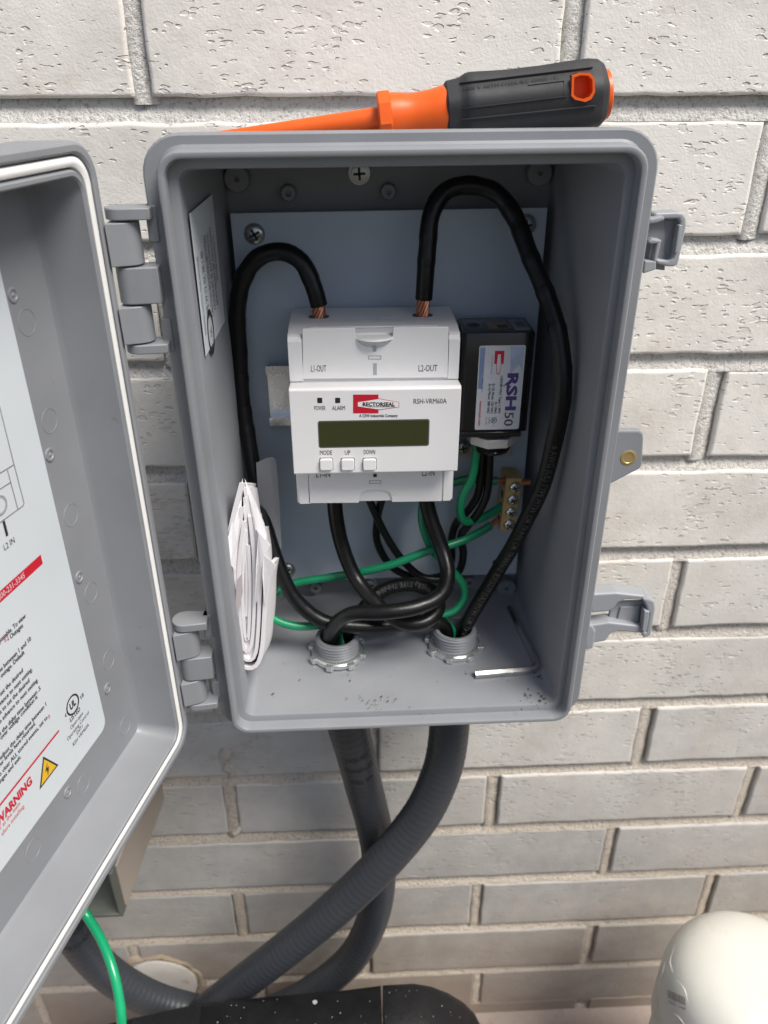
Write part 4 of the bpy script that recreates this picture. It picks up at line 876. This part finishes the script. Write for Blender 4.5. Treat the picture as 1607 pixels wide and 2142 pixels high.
# metal channel fixed to the wall under the door
zc0 = -402; c1_ = PZ(258, 1918, zc0); c2_ = P(338, 1684, 0); xr = (c1_[0]+c2_[0])/2
yf = c1_[1]; ch = thing('metal_channel', 'tan painted metal channel projecting from the wall below the door', 'channel', V3(xr-25, 0, zc0))
def chx(t): return c2_[0]+(c1_[0]-c2_[0])*t
q = MB()
for x0, x1, z0, z1 in ((-2.6, 0, 0, 46), (-52, -2.6, 0, 2.8), (-54.6, -52, 0, 46)):
    q.add([V3(c2_[0]+x, 2, zc0+z) for x in (x0, x1) for z in (z0, z1)]+[V3(c1_[0]+x, yf, zc0+z) for x in (x0, x1) for z in (z0, z1)], [(0, 1, 3, 2), (4, 6, 7, 5), (0, 2, 6, 4), (1, 5, 7, 3), (0, 4, 5, 1), (2, 3, 7, 6)])
q.build('channel_body', METAL, ch, smooth=0, bevel=.5)
q = MB(); q.add([V3(c2_[0]+x, 2, zc0+z) for x in (.1, 3.2) for z in (2, 46)]+[V3(c1_[0]+x, yf+6, zc0+z) for x in (.1, 2.0) for z in (4, 46)], [(0, 1, 3, 2), (4, 6, 7, 5), (0, 2, 6, 4), (1, 5, 7, 3), (0, 4, 5, 1), (2, 3, 7, 6)])
q.build('painted_side', TANP, ch, smooth=0, bevel=.4)
# bright green wire hanging below the door
wire('hanging_wire', 'bright green wire hanging down in front of the black case', [('w', xr-30, yf+30, zc0+30), (135, 1850, -104), (178, 1912, -110), (210, 1965, -124), (236, 2030, -140), (250, 2095, -152), (255, 2150, -160), (258, 2260, -168)], 3.1, mat('bright_green_insulation', (.006, .34, .14), .25, coat=.3))
# black case standing on the ground at the foot of the wall
cy0, cy1 = -98, -150
top = [(418, 2113), (430, 2110), (520, 2102), (620, 2092), (720, 2084), (798, 2074)]
endp = [(802, 2074), (868, 2070), (905, 2076), (942, 2090), (975, 2110), (1000, 2135), (1015, 2165)]
cs = thing('tool_case', 'black plastic case speckled with white paint at foot of wall', 'case', V3(-60, -124, GZ))
def case_part(tops, name, w0=0):
    pt = [P(x, y, -112) for x, y in tops]; q = MB(); rg = []
    sec = [(cy0+2, -40), (cy0+.5, -16), (cy0, -8), (cy0-3, -2.5), (cy0-8, 0), (cy1+14, -1.5), (cy1+6, -5), (cy1+1.5, -12), (cy1, -24), (cy1, -60)]
    for p in pt: rg.append([V3(p[0], y, p[2]+z+w0) for y, z in sec]+[V3(p[0], cy1, GZ), V3(p[0], cy0, GZ)])
    q.rings(rg); return q.build(name, CASEB, cs, smooth=35)
case_part([(x, y) for x, y in top], 'main_shell', -9.5)
e_ = [P(x, y, -112) for x, y in endp]; 
case_part(endp, 'end_shell', -9.2)
q = MB(); a = P(900, 2105, -150); q.prism([P(x, y, -151.2) for x, y in ((835, 2166), (880, 2163), (882, 2196), (837, 2200))], V3(0, 2, 0)); q.build('label_recess', CASEB, cs, smooth=0, bevel=.6)
# crumpled black plastic lying over the left of the case
q = MB(); rg = []
for i, x in enumerate(np.linspace(200, 428, 24)):
    y = 2166-(x-200)*.225; p = P(x, y, -112)-V3(0, 0, 13); k = 3*noise.noise(Vector((i*.5, 1, 1))); k2 = 3*noise.noise(Vector((i*.6, 7, 1)))
    rg.append([V3(p[0], cy0+2, p[2]-14), V3(p[0], cy0-1, p[2]+2+k*.5), V3(p[0], cy0-12, p[2]+4.5+k), V3(p[0]+1, cy0-28, p[2]+3.5+k2), V3(p[0], cy1-1, p[2]-4+k*.6), V3(p[0], cy1-3, p[2]-30+k2)])
q.rings(rg, closed=False, cap=(False, False)); q.build('plastic_wrap', mat('black_film', (.016, .016, .017), .2, bump=(120, 1.5)), cs, smooth=60)
q = MB(); rnd = random.Random(5)
for i in range(70):
    x = rnd.uniform(440, 985); t = rnd.random(); r = rnd.choice([.18, .22, .25, .3, .35, .5]+([1.8] if i % 37 == 0 else []))
    if i < 14: x = rnd.gauss(545, 22); r *= 2; t = rnd.uniform(.5, .8)
    ytop = np.interp(x, [p[0] for p in top+endp], [p[1] for p in top+endp]); p = P(x, ytop, -112)-V3(0, 0, 9.3)
    yy = cy0-6-t*38; zz = p[2]+np.interp(yy, [cy1, cy1+1.5, cy1+6, cy1+14, cy0-8, cy0-3], [-24, -12, -5, -1.5, 0, -2.5])+.25
    n_ = 7; q.add([V3(p[0]+r*math.cos(a)*rnd.uniform(.7, 1.3), yy+r*math.sin(a)*rnd.uniform(.7, 1.3), zz) for a in np.linspace(0, 6.28, n_, endpoint=False)], [tuple(range(n_))])
sk = q.build('paint_specks', SPECK, cs, smooth=0, kind='stuff')
# white domed PVC cap on a pipe
CX, CY, CR = 282, -112, 64
ztop = -474
cap_ = thing('pvc_pipe_cap', 'white domed plastic pipe cap in wrinkled film standing by the wall', 'pipe cap', V3(CX, CY, GZ))
dome = [(CR*math.cos(t)**.60, 42*math.sin(t)**.92) for t in np.linspace(0, math.pi/2, 18)]
pr = [(0, CR+1), (ztop-42-GZ, CR)]+[(ztop-42-GZ+h, max(r, .5)) for r, h in dome[1:]]
pr = [(0, CR-4), (GZ*-1-560, CR-4), (GZ*-1-558, CR)]+pr[1:]
q = MB(); q.lathe(V3(CX, CY, GZ), (0, 0, 1), pr, 80); q.build('cap_body', CAPW, cap_, smooth=40)
def capsurf(a, z, o=.4): return V3(CX+(CR+o)*math.sin(a), CY-(CR+o)*math.cos(a), z)
# wrinkled film ridges and the printed barcode on its left side
def capray(x, y, o=.4):
    """photo pixel -> point on the upright side of the cap"""
    d = D(x, y); ox, oy = CP[0]-CX, CP[1]-CY; A_ = d[0]**2+d[1]**2; B_ = ox*d[0]+oy*d[1]; C_ = ox*ox+oy*oy-(CR+o)**2
    disc = B_*B_-A_*C_
    return CP+d*((-B_-math.sqrt(max(disc, 0)))/A_)
for pts_ in ([(1412, 1975), (1402, 2010), (1408, 2035)], [(1392, 2010), (1384, 2050), (1392, 2085)], [(1415, 2050), (1432, 2070), (1440, 2100)], [(1398, 2115), (1420, 2128), (1436, 2150)], [(1378, 2080), (1376, 2110), (1384, 2136)]):
    pp = spline([capray(x, y, .1) for x, y in pts_], 2.5); n_ = len(pp)
    q = MB(); q.tube(pp, [.12+.4*math.sin(math.pi*i/(n_-1)) for i in range(n_)], 6); q.build('film_wrinkle', CAPW, cap_)
q = MB(); rnd = random.Random(3); x = 1396.
while x < 1432: w = rnd.uniform(.7, 1.8); q.add([capray(x, 2070+(x-1396)*.45), capray(x+w, 2070+(x+w-1396)*.45), capray(x+w+2, 2088+(x+w-1396)*.45), capray(x+2, 2088+(x-1396)*.45)], [(0, 1, 2, 3)]); x += w+rnd.uniform(.6, 1.5)
q.build('barcode', INKG, cap_, smooth=0)
text('15651 2468', None, None, None, 36, 6.5, 0, m_=INKG, parent=cap_, fn=lambda x, y: capray(1398+x, 2098+x*.45-y))

# ------------------------------------------------------------------ crumbs of dirt on the box floor
q = MB(); rnd = random.Random(11)
for i in range(84):
    x, y = rnd.uniform(540, 1150), rnd.uniform(1385, 1480)
    if i < 22: x, y = rnd.gauss(1115, 18), rnd.gauss(1462, 12)
    elif i < 34: x, y = rnd.gauss(1125, 8), rnd.gauss(1408, 6)
    elif i < 60: x, y = rnd.gauss(790, 30), rnd.gauss(1468, 12)
    p = PZ(x, min(y, 1484), FZ+.35); r = rnd.choice([.25, .3, .4, .5, .8])*(1.3 if i < 34 else .8)
    a0 = rnd.uniform(0, 6)
    q.add([p+V3(r*math.cos(a0+t)*rnd.uniform(.5, 1.6), r*math.sin(a0+t)*rnd.uniform(.5, 1.6), 0) for t in (0, 1.6, 3.1, 4.6)]+[p+V3(0, 0, r*.6)], [(0, 1, 4), (1, 2, 4), (2, 3, 4), (3, 0, 4), (3, 2, 1, 0)])
cr_ = q.build('debris', DIRT, None, smooth=0, kind='stuff'); tag(cr_, 'scattered brown dirt crumbs on the floor of the box', 'debris')
